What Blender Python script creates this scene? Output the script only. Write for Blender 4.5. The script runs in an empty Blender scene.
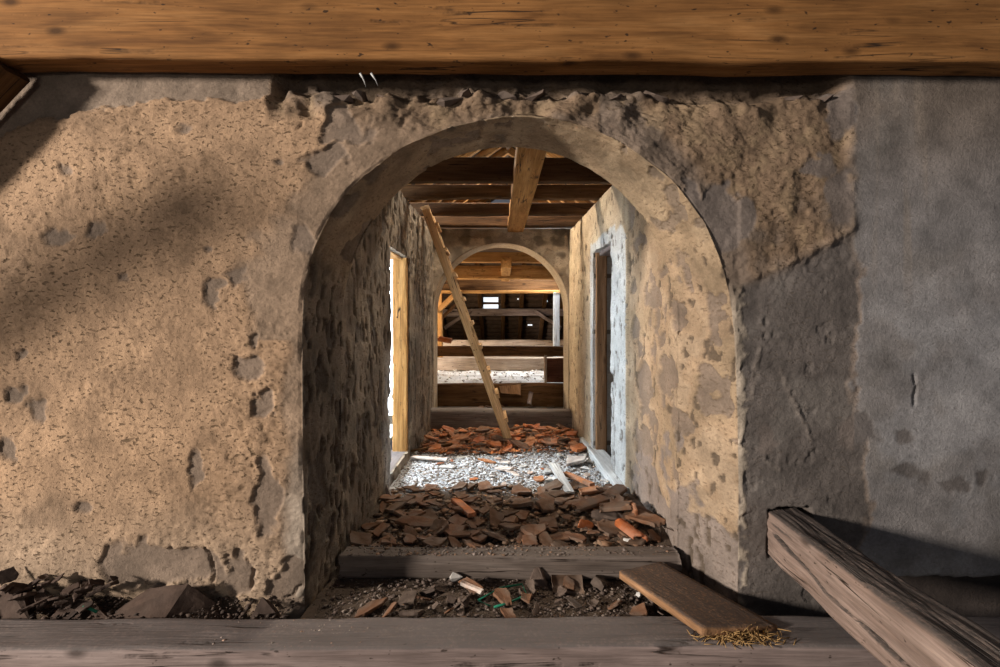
import bpy, bmesh, math, random
import numpy as np
from mathutils import Vector, Matrix, Quaternion

# ------------------------------------------------------------------ camera, world, lights, exposure
SC = bpy.context.scene
COL = SC.collection
F, U0, V0, CZ = 450.0, 502.0, 322.0, 1.30          # focal length in px, vanishing point, eye height
cam_d = bpy.data.cameras.new('camera')
cam_d.sensor_width = 36.0
cam_d.lens = 36.0 * F / 1000.0
cam_d.shift_x = -(U0 - 500.0) / 1000.0
cam_d.shift_y = (V0 - 333.5) / 1000.0
cam_d.clip_start = 0.05
cam = bpy.data.objects.new('camera', cam_d)
cam.location = (0, 0, CZ)
cam.rotation_euler = (math.pi / 2, 0, 0)
COL.objects.link(cam)
SC.camera = cam

SC.view_settings.view_transform = 'Standard'
SC.view_settings.look = 'None'
SC.view_settings.exposure = 0.0
SC.view_settings.gamma = 1.0
SC.view_settings.use_curve_mapping = False

world = bpy.data.worlds.new('world')
SC.world = world
world.use_nodes = True
world.node_tree.nodes['Background'].inputs[0].default_value = (0.80, 0.86, 1.0, 1)
world.node_tree.nodes['Background'].inputs[1].default_value = 0.10


def area(name, loc, target, sx, sy, power, col):
    d = bpy.data.lights.new(name, 'AREA')
    d.shape = 'RECTANGLE'
    d.size, d.size_y, d.energy, d.color = sx, sy, power, col
    o = bpy.data.objects.new(name, d)
    o.location = loc
    o.rotation_euler = (Vector(target) - Vector(loc)).to_track_quat('-Z', 'Y').to_euler()
    COL.objects.link(o)
    return o


area('daylight_front_window', (-10.9, -3.05, 3.0), (0.3, 2.1, 1.0), 1.0, 1.1, 2500, (1.0, 0.90, 0.80))
area('added_low_fill', (-2.0, -5.0, 0.7), (0.2, 2.1, 1.4), 1.6, 1.2, 45, (1.0, 0.92, 0.82))  # added fill from behind the camera, lifts the tie beam's underside
area('daylight_side_room', (-2.45, 3.90, 1.65), (0.4, 3.85, 0.5), 0.6, 1.3, 200, (0.80, 0.91, 1.0))
area('added_attic_top_fill', (0.9, 8.3, 2.66), (0.1, 6.3, 0.2), 1.0, 0.8, 170, (0.93, 0.95, 0.94))  # added overhead lamp for attic floor and passage, no opening above it
area('added_attic_warm_fill', (-3.6, 7.6, 0.95), (0.0, 7.4, 1.9), 0.8, 0.8, 210, (1.0, 0.78, 0.52))  # added warm lamp standing in for floor bounce on the attic beams
area('added_passage_fill', (-0.35, 5.05, 3.86), (0.15, 4.9, 0.0), 0.5, 0.5, 150, (1.0, 0.86, 0.68))  # added lamp under the roof, brightens the far shards and ladder
area('added_roof_space_fill', (0.2, 8.9, 3.3), (0.2, 4.0, 3.1), 0.6, 0.6, 45, (1.0, 0.85, 0.65))  # added weak lamp to light the slats in the roof space


# ------------------------------------------------------------------ helpers
def W(u, v, Y):
    """world point seen at pixel (u, v) of the photograph at distance Y"""
    return Vector(((u - U0) * Y / F, Y, CZ + (V0 - v) * Y / F))


def tag(o, label=None, cat=None, group=None, kind=None):
    if label: o['label'] = label
    if cat: o['category'] = cat
    if group: o['group'] = group
    if kind: o['kind'] = kind
    return o


def _hash(ix, iy, iz, seed):
    h = (ix * 374761393 + iy * 668265263 + iz * 2147483647 + seed * 1274126177) & 0xFFFFFFFF
    h = ((h ^ (h >> 13)) * 1274126177) & 0xFFFFFFFF
    h = ((h ^ (h >> 16)) * 2246822519) & 0xFFFFFFFF
    return ((h ^ (h >> 15)) & 0xFFFFFF) / float(0xFFFFFF)


def vnoise(x, y, z, seed=0):
    x, y, z = np.broadcast_arrays(np.asarray(x, float), np.asarray(y, float), np.asarray(z, float))
    xi, yi, zi = np.floor(x).astype(np.int64), np.floor(y).astype(np.int64), np.floor(z).astype(np.int64)
    fx, fy, fz = x - xi, y - yi, z - zi
    fx, fy, fz = [f * f * f * (f * (f * 6 - 15) + 10) for f in (fx, fy, fz)]
    out = 0
    for dx in (0, 1):
        for dy in (0, 1):
            for dz in (0, 1):
                w = (fx if dx else 1 - fx) * (fy if dy else 1 - fy) * (fz if dz else 1 - fz)
                out = out + w * _hash(xi + dx, yi + dy, zi + dz, seed)
    return out * 2 - 1


def fbm(x, y, z, freq, octs, seed=0, gain=0.5):
    a, f, out, tot = 1.0, freq, 0.0, 0.0
    for k in range(octs):
        out = out + a * vnoise(x * f + 17.3 * k, y * f - 9.1 * k, z * f + 4.7 * k, seed + k)
        tot += a
        a *= gain
        f *= 2.03
    return out / tot


def sstep(a, b, x):
    t = np.clip((x - a) / (b - a), 0, 1)
    return t * t * (3 - 2 * t)


def link(name, me, mat, parent=None, smooth=True):
    o = bpy.data.objects.new(name, me)
    COL.objects.link(o)
    if mat: me.materials.append(mat)
    if parent: o.parent = parent
    if smooth:
        me.polygons.foreach_set('use_smooth', np.ones(len(me.polygons), bool))
    return o


def mesh_np(name, co, quads, cols=None, tris=None):
    me = bpy.data.meshes.new(name)
    co = np.asarray(co, np.float32)
    me.vertices.add(len(co))
    me.vertices.foreach_set('co', co.ravel())
    quads = np.asarray(quads, np.int32).reshape(-1, 4)
    nt = 0 if tris is None else len(tris)
    nl = quads.size + nt * 3
    me.loops.add(nl)
    li = quads.ravel() if nt == 0 else np.concatenate([quads.ravel(), np.asarray(tris, np.int32).ravel()])
    me.loops.foreach_set('vertex_index', li)
    me.polygons.add(len(quads) + nt)
    st = np.concatenate([np.arange(len(quads)) * 4, len(quads) * 4 + np.arange(nt) * 3]).astype(np.int32)
    me.polygons.foreach_set('loop_start', st)
    me.update(calc_edges=True)
    me.validate()
    if cols is not None:
        a = me.attributes.new('layer', 'FLOAT_COLOR', 'POINT')
        c = np.ones((len(co), 4), np.float32)
        c[:, :cols.shape[1]] = cols
        a.data.foreach_set('color', c.ravel())
    return me


def grid_quads(n, m, keep=None, flip=False):
    i, j = np.meshgrid(np.arange(n - 1), np.arange(m - 1), indexing='ij')
    a = i * m + j
    q = np.stack([a, a + 1, a + m + 1, a + m], -1)
    if flip: q = q[..., ::-1]
    if keep is not None: q = q[keep]
    return q.reshape(-1, 4)


def grid_normals(P):
    du = np.gradient(P, axis=0)
    dv = np.gradient(P, axis=1)
    n = np.cross(du, dv)
    return n / (np.linalg.norm(n, axis=-1, keepdims=True) + 1e-12)


def blend(c, new, m):
    return c * (1 - m[..., None]) + np.asarray(new) * m[..., None]


# ------------------------------------------------------------------ materials
def new_mat(name):
    m = bpy.data.materials.new(name)
    m.use_nodes = True
    nt = m.node_tree
    b = nt.nodes['Principled BSDF']
    b.inputs['Roughness'].default_value = 0.9
    b.inputs['Specular IOR Level'].default_value = 0.2
    return m, nt, b


def N(nt, kind, **kw):
    n = nt.nodes.new(kind)
    for k, v in kw.items():
        if k in n.inputs: n.inputs[k].default_value = v
        else: setattr(n, k, v)
    return n


def ramp(nt, fac, stops):
    r = nt.nodes.new('ShaderNodeValToRGB')
    el = r.color_ramp.elements
    while len(el) < len(stops): el.new(0.5)
    for e, (p, c) in zip(el, stops):
        e.position = p
        e.color = (*c, 1) if len(c) == 3 else c
    nt.links.new(fac, r.inputs[0])
    return r.outputs[0]


def g(v):
    return (v, v, v)


def mixc(nt, a, b, fac, mode='MIX'):
    n = nt.nodes.new('ShaderNodeMix')
    n.data_type = 'RGBA'
    n.blend_type = mode
    for s, x in ((0, fac), (6, a), (7, b)):
        if hasattr(x, 'is_output'): nt.links.new(x, n.inputs[s])
        elif s == 0: n.inputs[s].default_value = x
        else: n.inputs[s].default_value = (*x, 1)
    return n.outputs[2]


def plaster_mat(name, grit=1.0, var=0.35, pit=(0.10, 0.065, 0.035)):
    """plaster whose layer colours come from the mesh's own 'layer' attribute; alpha = how coarse that coat is"""
    m, nt, b = new_mat(name)
    L = nt.links.new
    tc = N(nt, 'ShaderNodeTexCoord')
    at = N(nt, 'ShaderNodeAttribute', attribute_name='layer')
    n1 = N(nt, 'ShaderNodeTexNoise', Scale=5.0, Detail=8.0, Roughness=0.65)
    n2 = N(nt, 'ShaderNodeTexNoise', Scale=75.0, Detail=7.0, Roughness=0.75)
    mp = N(nt, 'ShaderNodeMapping')
    mp.inputs['Rotation'].default_value = (0, math.radians(28), 0)
    mp.inputs['Scale'].default_value = (38, 38, 75)
    n3 = N(nt, 'ShaderNodeTexNoise', Scale=1.0, Detail=3.0, Roughness=0.55)
    L(tc.outputs['Object'], n1.inputs['Vector']); L(tc.outputs['Object'], n2.inputs['Vector'])
    L(tc.outputs['Object'], mp.inputs['Vector']); L(mp.outputs[0], n3.inputs['Vector'])
    r1 = ramp(nt, n1.outputs[0], [(0.3, g(1 - var)), (0.7, g(1 + var * 0.6))])
    r2 = ramp(nt, n2.outputs[0], [(0.3, g(0.75)), (0.7, g(1.14))])
    c = mixc(nt, at.outputs['Color'], r1, 1.0, 'MULTIPLY')
    c = mixc(nt, c, r2, 1.0, 'MULTIPLY')
    pits = ramp(nt, n3.outputs[0], [(0.345, g(1.0)), (0.42, g(0.0))])
    mpb = N(nt, 'ShaderNodeMapping')
    mpb.inputs['Rotation'].default_value = (0, math.radians(22), 0); mpb.inputs['Scale'].default_value = (15, 15, 40)
    n3b = N(nt, 'ShaderNodeTexNoise', Scale=1.0, Detail=5.0, Roughness=0.62)
    L(tc.outputs['Object'], mpb.inputs['Vector']); L(mpb.outputs[0], n3b.inputs['Vector'])
    pitb = ramp(nt, n3b.outputs[0], [(0.325, g(1.0)), (0.385, g(0.0))])
    msk = ramp(nt, n1.outputs[0], [(0.40, g(0.25)), (0.55, g(1.0))])
    pits = mixc(nt, mixc(nt, pits, pitb, 1.0, 'LIGHTEN'), msk, 1.0, 'MULTIPLY')
    pm = nt.nodes.new('ShaderNodeMath'); pm.operation = 'MULTIPLY'
    L(pits, pm.inputs[0]); L(at.outputs['Alpha'], pm.inputs[1])
    pm2 = nt.nodes.new('ShaderNodeMath'); pm2.operation = 'MULTIPLY'
    L(pm.outputs[0], pm2.inputs[0]); pm2.inputs[1].default_value = 0.8
    c = mixc(nt, c, pit, pm2.outputs[0])
    L(c, b.inputs['Base Color'])
    hm = nt.nodes.new('ShaderNodeMath'); hm.operation = 'MULTIPLY_ADD'
    L(pm.outputs[0], hm.inputs[0]); hm.inputs[1].default_value = -1.2
    L(n2.outputs[0], hm.inputs[2])
    bp = N(nt, 'ShaderNodeBump', Strength=0.55 * grit, Distance=0.008)
    L(hm.outputs[0], bp.inputs['Height'])
    L(bp.outputs[0], b.inputs['Normal'])
    return m


def wood_mat(name, dark, mid, light, crack=(0.02, 0.012, 0.008), bump=0.5, dust=None, dust_amt=0.0, knots=True):
    """sawn timber, grain along the object's own X"""
    m, nt, b = new_mat(name)
    L = nt.links.new
    tc = N(nt, 'ShaderNodeTexCoord')
    oi = N(nt, 'ShaderNodeObjectInfo')
    add = nt.nodes.new('ShaderNodeVectorMath'); add.operation = 'ADD'
    mulr = nt.nodes.new('ShaderNodeMath'); mulr.operation = 'MULTIPLY'; mulr.inputs[1].default_value = 37.0
    L(oi.outputs['Random'], mulr.inputs[0])
    L(tc.outputs['Object'], add.inputs[0]); L(mulr.outputs[0], add.inputs[1])

    def noise(sx, sy, det=6, rough=0.6, dist=0.0):
        mp = N(nt, 'ShaderNodeMapping')
        mp.inputs['Scale'].default_value = (sx, sy, sy)
        L(add.outputs[0], mp.inputs['Vector'])
        n = N(nt, 'ShaderNodeTexNoise', Scale=1.0, Detail=det, Roughness=rough, Distortion=dist)
        L(mp.outputs[0], n.inputs['Vector'])
        return n.outputs[0]
    n1 = noise(1.3, 13, 7, 0.6, 0.8)
    n2 = noise(4.0, 110, 4, 0.6, 0.2)
    n3 = noise(0.9, 17, 3, 0.45, 0.3)
    n4 = noise(2.2, 2.6, 5, 0.6)
    n5 = noise(70, 70, 4, 0.6)
    c = ramp(nt, n1, [(0.28, dark), (0.5, mid), (0.72, light)])
    c = mixc(nt, c, ramp(nt, n2, [(0.3, g(0.66)), (0.65, g(1.08))]), 1.0, 'MULTIPLY')
    c = mixc(nt, c, ramp(nt, n4, [(0.3, g(0.72)), (0.7, g(1.12))]), 1.0, 'MULTIPLY')
    if knots:
        mp = N(nt, 'ShaderNodeMapping'); mp.inputs['Scale'].default_value = (3.0, 6.5, 6.5)
        L(add.outputs[0], mp.inputs['Vector'])
        vo = N(nt, 'ShaderNodeTexVoronoi', Scale=1.0, Randomness=1.0)
        L(mp.outputs[0], vo.inputs['Vector'])
        k = ramp(nt, vo.outputs['Distance'], [(0.05, g(0.85)), (0.17, g(0.0))])
        c = mixc(nt, c, tuple(x * 0.35 for x in dark), k)
    n6 = noise(24, 48, 2, 0.5)
    c = mixc(nt, c, crack, ramp(nt, n6, [(0.68, g(0)), (0.74, g(0.85))]))
    ck = ramp(nt, n3, [(0.482, g(0)), (0.497, g(1)), (0.503, g(1)), (0.518, g(0))])
    cm = ramp(nt, n4, [(0.5, g(0)), (0.6, g(1))])
    ck = mixc(nt, ck, cm, 1.0, 'MULTIPLY')
    c = mixc(nt, c, crack, ck)
    if dust:
        ge = N(nt, 'ShaderNodeNewGeometry')
        sx = N(nt, 'ShaderNodeSeparateXYZ'); L(ge.outputs['Normal'], sx.inputs[0])
        up = ramp(nt, sx.outputs['Z'], [(0.45, g(0)), (0.8, g(1))])
        dn = ramp(nt, n5, [(0.32, g(0.45)), (0.52, g(1))])
        dm = mixc(nt, up, dn, 1.0, 'MULTIPLY')
        dm = mixc(nt, dm, g(dust_amt), 1.0, 'MULTIPLY')
        c = mixc(nt, c, dust, dm)
    L(c, b.inputs['Base Color'])
    h = nt.nodes.new('ShaderNodeMath'); h.operation = 'MULTIPLY_ADD'
    L(ck, h.inputs[0]); h.inputs[1].default_value = -2.0; L(n2, h.inputs[2])
    h2 = nt.nodes.new('ShaderNodeMath'); h2.operation = 'ADD'
    L(h.outputs[0], h2.inputs[0]); L(n1, h2.inputs[1])
    bp = N(nt, 'ShaderNodeBump', Strength=bump, Distance=0.006)
    L(h2.outputs[0], bp.inputs['Height']); L(bp.outputs[0], b.inputs['Normal'])
    return m


def lump_mat(name, stops, scale=18.0, dust=None, dust_amt=0.5, bump=0.5):
    """mortar / tile / stone: colour per object, speckled, with settled dust"""
    m, nt, b = new_mat(name)
    L = nt.links.new
    tc = N(nt, 'ShaderNodeTexCoord'); oi = N(nt, 'ShaderNodeObjectInfo')
    c = ramp(nt, oi.outputs['Random'], stops)
    n1 = N(nt, 'ShaderNodeTexNoise', Scale=scale, Detail=7.0, Roughness=0.65)
    L(tc.outputs['Object'], n1.inputs['Vector'])
    c = mixc(nt, c, ramp(nt, n1.outputs[0], [(0.3, g(0.6)), (0.7, g(1.2))]), 1.0, 'MULTIPLY')
    if dust:
        n2 = N(nt, 'ShaderNodeTexNoise', Scale=scale * 0.6, Detail=5.0)
        L(tc.outputs['Object'], n2.inputs['Vector'])
        dm = ramp(nt, n2.outputs[0], [(0.42, g(0)), (0.62, g(dust_amt))])
        c = mixc(nt, c, dust, dm)
    L(c, b.inputs['Base Color'])
    bp = N(nt, 'ShaderNodeBump', Strength=bump, Distance=0.006)
    L(n1.outputs[0], bp.inputs['Height']); L(bp.outputs[0], b.inputs['Normal'])
    return m


def flat_mat(name, col, rough=0.85, emit=None, power=0.0, scale=25.0):
    m, nt, b = new_mat(name)
    L = nt.links.new
    tc = N(nt, 'ShaderNodeTexCoord')
    n1 = N(nt, 'ShaderNodeTexNoise', Scale=scale, Detail=5.0)
    L(tc.outputs['Object'], n1.inputs['Vector'])
    c = mixc(nt, col, ramp(nt, n1.outputs[0], [(0.3, g(0.7)), (0.7, g(1.15))]), 1.0, 'MULTIPLY')
    L(c, b.inputs['Base Color'])
    b.inputs['Roughness'].default_value = rough
    if emit:
        b.inputs['Emission Color'].default_value = (*emit, 1)
        b.inputs['Emission Strength'].default_value = power
    return m


M_PLASTER = plaster_mat('old_plaster', 1.25, 0.45)
M_PASSAGE = plaster_mat('passage_plaster', 1.0, 0.3)
M_FLOOR = plaster_mat('rubble_floor', 1.4, 0.3, (0.05, 0.035, 0.025))
M_TIE = wood_mat('honey_timber', (0.15, 0.063, 0.02), (0.30, 0.135, 0.042), (0.41, 0.20, 0.07), bump=0.45)
M_ORANGE = wood_mat('orange_timber', (0.26, 0.12, 0.035), (0.46, 0.24, 0.08), (0.60, 0.34, 0.13), bump=0.4)
M_BROWN = wood_mat('brown_timber', (0.07, 0.032, 0.012), (0.14, 0.07, 0.028), (0.21, 0.11, 0.05), bump=0.5)
M_DARK = wood_mat('dark_timber', (0.03, 0.02, 0.013), (0.055, 0.036, 0.024), (0.09, 0.06, 0.04), bump=0.5)
M_JOIST = wood_mat('shaded_joist_timber', (0.045, 0.022, 0.01), (0.085, 0.043, 0.02), (0.135, 0.072, 0.034), bump=0.5)  # brown timber darkened in its colour for the shaded joists
M_GREYW = wood_mat('weathered_grey_timber', (0.17, 0.125, 0.11), (0.275, 0.21, 0.19), (0.37, 0.295, 0.27), bump=0.6,
                   dust=(0.13, 0.115, 0.11), dust_amt=0.85)
M_LEAN = wood_mat('hewn_pinkish_timber', (0.17, 0.115, 0.09), (0.27, 0.195, 0.16), (0.36, 0.27, 0.225), bump=0.7,
                  dust=(0.07, 0.06, 0.055), dust_amt=0.9)
M_SILL = wood_mat('dusty_step_timber', (0.11, 0.085, 0.07), (0.17, 0.135, 0.115), (0.23, 0.19, 0.165), bump=0.6,
                  dust=(0.14, 0.115, 0.10), dust_amt=0.7)
M_REDBOX = wood_mat('reddish_box_timber', (0.10, 0.04, 0.025), (0.16, 0.065, 0.04), (0.22, 0.10, 0.06), bump=0.4)
M_PALE = wood_mat('pale_timber', (0.34, 0.26, 0.20), (0.50, 0.40, 0.32), (0.62, 0.52, 0.43), bump=0.4)
M_PLANK = wood_mat('plank_timber', (0.20, 0.105, 0.05), (0.33, 0.18, 0.09), (0.43, 0.25, 0.14), bump=0.5,
                   dust=(0.085, 0.06, 0.048), dust_amt=1.0)
M_LADDER = wood_mat('ladder_timber', (0.45, 0.26, 0.11), (0.64, 0.40, 0.20), (0.74, 0.50, 0.28), bump=0.3)
M_WHITEW = wood_mat('limewashed_wood', (0.45, 0.45, 0.44), (0.62, 0.62, 0.61), (0.74, 0.74, 0.72), crack=(0.2, 0.18, 0.16), bump=0.4, knots=False)
M_BLUEW = wood_mat('pale_blue_painted_wood', (0.42, 0.47, 0.55), (0.55, 0.61, 0.70), (0.66, 0.71, 0.78), crack=(0.2, 0.2, 0.2), bump=0.3, knots=False)
M_TERRA = lump_mat('terracotta', [(0.0, (0.40, 0.11, 0.035)), (0.4, (0.52, 0.17, 0.055)), (0.75, (0.46, 0.20, 0.09)), (1.0, (0.30, 0.10, 0.045))],
                   dust=(0.30, 0.22, 0.17), dust_amt=0.45)
M_TERRA_DUSTY_DIM = lump_mat('dusty_dim_terracotta', [(0.0, (0.15, 0.072, 0.04)), (0.5, (0.20, 0.10, 0.055)), (1.0, (0.115, 0.07, 0.045))],
                         dust=(0.15, 0.11, 0.085), dust_amt=0.75)  # dusty tile, its colour also darkened for the dim passage floor
M_TERRA_PALE = lump_mat('pale_dusty_tile', [(0.0, (0.52, 0.34, 0.26)), (0.5, (0.58, 0.50, 0.45)), (1.0, (0.62, 0.40, 0.30))],
                        dust=(0.60, 0.57, 0.53), dust_amt=0.7)
M_MORTAR = lump_mat('lime_mortar', [(0.0, (0.55, 0.53, 0.50)), (0.5, (0.66, 0.64, 0.61)), (1.0, (0.48, 0.45, 0.42))], bump=0.8)
M_STONE = lump_mat('brown_rubble_stone', [(0.0, (0.10, 0.075, 0.06)), (0.5, (0.14, 0.10, 0.08)), (1.0, (0.075, 0.057, 0.047))], bump=0.9,
                   dust=(0.17, 0.13, 0.105), dust_amt=0.4)
M_DARK_RUBBLE = lump_mat('dark_brown_rubble', [(0.0, (0.055, 0.036, 0.028)), (0.5, (0.075, 0.048, 0.036)), (1.0, (0.04, 0.028, 0.023))], bump=0.9,
                   dust=(0.10, 0.07, 0.055), dust_amt=0.4)  # darker copy of the brown rubble stone colours
M_GREEN = flat_mat('green_plastic', (0.02, 0.20, 0.12), 0.5)
M_STRAW = flat_mat('straw', (0.36, 0.22, 0.09), scale=60)
M_TWIG = flat_mat('dark_twig', (0.09, 0.06, 0.045))
M_ROOF = flat_mat('roof_tiles_underside', (0.085, 0.055, 0.038), scale=9)
M_DARKWALL = flat_mat('dark_side_room', (0.10, 0.085, 0.07), scale=6)
M_LIGHTWALL = flat_mat('whitewashed_side_room', (0.62, 0.60, 0.56), scale=6)
M_PANE = flat_mat('daylit_pane', (0.8, 0.85, 0.9), 0.3, (0.86, 0.94, 1.0), 5.0)
M_GAP = flat_mat('daylit_gap', (0.8, 0.85, 0.9), 0.3, (0.88, 0.94, 1.0), 1.1)
M_CHIP = None  # made below


def chip_mat():
    m, nt, b = new_mat('rubble_chips')
    at = N(nt, 'ShaderNodeAttribute', attribute_name='layer')
    nt.links.new(at.outputs['Color'], b.inputs['Base Color'])
    return m


M_CHIP = chip_mat()


# ------------------------------------------------------------------ shape builders
def axes(p0, p1, up):
    X = (Vector(p1) - Vector(p0)).normalized()
    Z = Vector(up) - X * Vector(up).dot(X)
    Z.normalize()
    Y = Z.cross(X)
    return Matrix(((X.x, Y.x, Z.x), (X.y, Y.y, Z.y), (X.z, Y.z, Z.z)))


def bar_mesh(L, w, h, seed, seg=0.035, wob=0.006, rough=0.003, chamf=0.012, taper=1.0, ragged=0.01, per=None, crack=None):
    """hewn timber: local X along the grain, centred on the X axis"""
    per = per or (8 if max(w, h) > 0.09 else 4)
    pts = []
    a, b = w / 2, h / 2
    c = min(chamf, a * 0.6, b * 0.6)
    corners = [(a - c, b - c, 0), (-a + c, b - c, 90), (-a + c, -b + c, 180), (a - c, -b + c, 270)]
    for i, (cx, cy, an) in enumerate(corners):
        for k in range(4):
            t = math.radians(an + 90 * k / 3)
            pts.append((cx + c * math.cos(t), cy + c * math.sin(t)))
        nx, ny, nan = corners[(i + 1) % 4]
        t0 = math.radians(an + 90); t1 = math.radians(nan)
        s = (cx + c * math.cos(t0), cy + c * math.sin(t0)); e = (nx + c * math.cos(t1), ny + c * math.sin(t1))
        for k in range(1, per):
            f = k / per
            pts.append((s[0] + (e[0] - s[0]) * f, s[1] + (e[1] - s[1]) * f))
    pts = np.array(pts)
    M_ = len(pts)
    n = max(4, int(L / seg) + 1)
    xs = np.linspace(0, L, n)
    f = np.linspace(1, taper, n)
    Y = pts[None, :, 0] * f[:, None]
    Z = pts[None, :, 1] * f[:, None]
    X = np.repeat(xs[:, None], M_, 1)
    r = np.sqrt(Y ** 2 + Z ** 2) + 1e-6
    d = wob * fbm(X * 1.6, Y * 5, Z * 5, 1.0, 3, seed) + rough * fbm(X * 5, Y * 38, Z * 38, 1.0, 3, seed + 9)
    sweepy = wob * 0.8 * fbm(X, 0 * X, 0 * X, 0.8, 2, seed + 20)
    sweepz = wob * 0.8 * fbm(X, 0 * X + 5, 0 * X, 0.8, 2, seed + 30)
    if crack:
        sgn, cpts, cw, cd = crack           # a drying crack wandering along one side face
        line = np.interp(X, [p[0] for p in cpts], [p[1] for p in cpts]) + 0.012 * fbm(X, 0 * X, 0 * X, 7, 3, seed + 40)
        wd = cw * (0.5 + 0.9 * np.abs(vnoise(X * 5, 0, 0, seed + 41)))
        m = sstep(wd, wd * 0.25, np.abs(Z - line)) * (np.sign(Y) == sgn) * (np.abs(Y) > w * 0.35) * sstep(cpts[0][0], cpts[0][0] + 0.1, X) * sstep(cpts[-1][0], cpts[-1][0] - 0.1, X)
        Y = Y * (1 - m * cd / (w / 2))
    Y2 = Y * (1 + d / r) + sweepy
    Z2 = Z * (1 + d / r) + sweepz
    X2 = X.copy()
    X2[0] += ragged * fbm(Y[0] * 30, Z[0] * 30, 0 * Y[0], 1, 2, seed + 3)
    X2[-1] += ragged * fbm(Y[-1] * 30, Z[-1] * 30, 0 * Y[-1], 1, 2, seed + 4)
    co = [np.stack([X2, Y2, Z2], -1).reshape(-1, 3)]
    i, j = np.meshgrid(np.arange(n - 1), np.arange(M_), indexing='ij')
    q = np.stack([i * M_ + j, (i + 1) * M_ + j, (i + 1) * M_ + (j + 1) % M_, i * M_ + (j + 1) % M_], -1).reshape(-1, 4)[:, ::-1]
    qs = [q]; tris = []
    base = n * M_
    for row, sgn in ((0, -1), (n - 1, 1)):
        ring = np.stack([X2[row], Y2[row], Z2[row]], -1)
        cen = ring.mean(0)
        prev = row * M_ + np.arange(M_)
        for s in (0.8, 0.45):
            rr = cen + (ring - cen) * s
            rr[:, 0] = cen[0] + (ring[:, 0] - cen[0]) * s + ragged * 0.4 * vnoise(rr[:, 1] * 60, rr[:, 2] * 60, 0, seed + 7)
            co.append(rr)
            cur = base + np.arange(M_)
            qq = np.stack([prev, cur, np.roll(cur, -1), np.roll(prev, -1)], -1)
            qs.append(qq if sgn > 0 else qq[:, ::-1])
            prev = cur; base += M_
        co.append(cen[None]); ci = base; base += 1
        tt = np.stack([prev, np.full(M_, ci), np.roll(prev, -1)], -1)
        tris.append(tt if sgn > 0 else tt[:, ::-1])
    me = mesh_np('timber', np.concatenate(co), np.concatenate(qs)[:, ::-1], tris=np.concatenate(tris)[:, ::-1])
    return me


_seed = [100]


def beam(name, p0, p1, w, h, mat, up=(0, 0, 1), parent=None, **kw):
    """a timber from p0 to p1 (centre line), w across, h along up"""
    _seed[0] += 13
    p0, p1 = Vector(p0), Vector(p1)
    me = bar_mesh((p1 - p0).length, w, h, _seed[0], **kw)
    o = link(name, me, mat, parent)
    M = Matrix.Translation(p0) @ axes(p0, p1, up).to_4x4()
    o.matrix_basis = parent.matrix_world.inverted() @ M if parent else M
    return o


def empty(name, loc=(0, 0, 0)):
    o = bpy.data.objects.new(name, None)
    o.empty_display_size = 0.1
    o.location = loc
    COL.objects.link(o)
    bpy.context.view_layer.update()
    return o


def hull_mesh(points, seed, cuts=3, amp=0.008, freq=14):
    bm = bmesh.new()
    for p in points: bm.verts.new(p)
    r = bmesh.ops.convex_hull(bm, input=bm.verts)
    bmesh.ops.delete(bm, geom=list({e for e in r['geom_interior'] + r['geom_unused'] if isinstance(e, bmesh.types.BMVert)}), context='VERTS')
    bmesh.ops.triangulate(bm, faces=bm.faces)
    for k in range(cuts):
        bmesh.ops.subdivide_edges(bm, edges=bm.edges, cuts=1, use_grid_fill=True, smooth=0.0)
    bm.normal_update()
    co = np.array([v.co for v in bm.verts]); no = np.array([v.normal for v in bm.verts])
    d = amp * fbm(co[:, 0], co[:, 1], co[:, 2], freq, 4, seed)
    for v, dd, nn in zip(bm.verts, d, no): v.co += Vector(nn) * dd
    me = bpy.data.meshes.new('lump'); bm.to_mesh(me); bm.free()
    return me


def lump_points(rng, sx, sy, sz, n=14):
    pts = []
    for _ in range(n):
        v = Vector((rng.gauss(0, 1), rng.gauss(0, 1), rng.gauss(0, 1))).normalized()
        k = rng.uniform(0.75, 1.0)
        pts.append((v.x * sx * k, v.y * sy * k, v.z * sz * k))
    return pts


def shard_mesh(seed, size, thick, bend=0.0, n=None, aspect=1.0):
    """a broken piece of flat roof tile: irregular outline, real thickness, worn edges"""
    rng = random.Random(seed)
    n = n or rng.randint(4, 6)
    ang = sorted(rng.uniform(0, 1) * 0.55 + k for k in range(n))
    pts = []
    for a in ang:
        t = a / n * 2 * math.pi
        r = rng.uniform(0.72, 1.0) * size / 2
        pts.append(Vector((math.cos(t) * r * aspect, math.sin(t) * r / aspect ** 0.5)))
    out = []
    for i in range(n):          # broken, slightly jagged edges
        a, b = pts[i], pts[(i + 1) % n]
        nd = Vector((b.y - a.y, a.x - b.x))
        for k in range(5):
            f = k / 5
            out.append(a.lerp(b, f) + nd * (rng.uniform(-0.05, 0.05) if k else 0))
    m = len(out)
    rings = [(0.90, 0.5), (0.98, 0.42), (1.0, 0.0), (0.98, -0.42), (0.90, -0.5)]
    co, quads, tris = [], [], []
    zf = lambda x, y: bend * (y * y) / max(size, 0.01) * 4
    co.append((0, 0, thick * 0.5))
    for s, zz in [(0.5, 0.5)] + rings + [(0.5, -0.5)]:
        for p in out:
            x, y = p.x * s, p.y * s
            co.append((x, y, zz * thick + zf(x, y) + rng.uniform(-0.04, 0.04) * thick))
    co.append((0, 0, -thick * 0.5))
    R = len(rings) + 2
    for k in range(m):
        tris.append((0, 1 + k, 1 + (k + 1) % m))
        for r in range(R - 1):
            a = 1 + r * m
            quads.append((a + k, a + m + k, a + m + (k + 1) % m, a + (k + 1) % m))
        a = 1 + (R - 1) * m
        tris.append((a + k, len(co) - 1, a + (k + 1) % m))
    return mesh_np('shard', co, quads, tris=tris)


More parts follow.
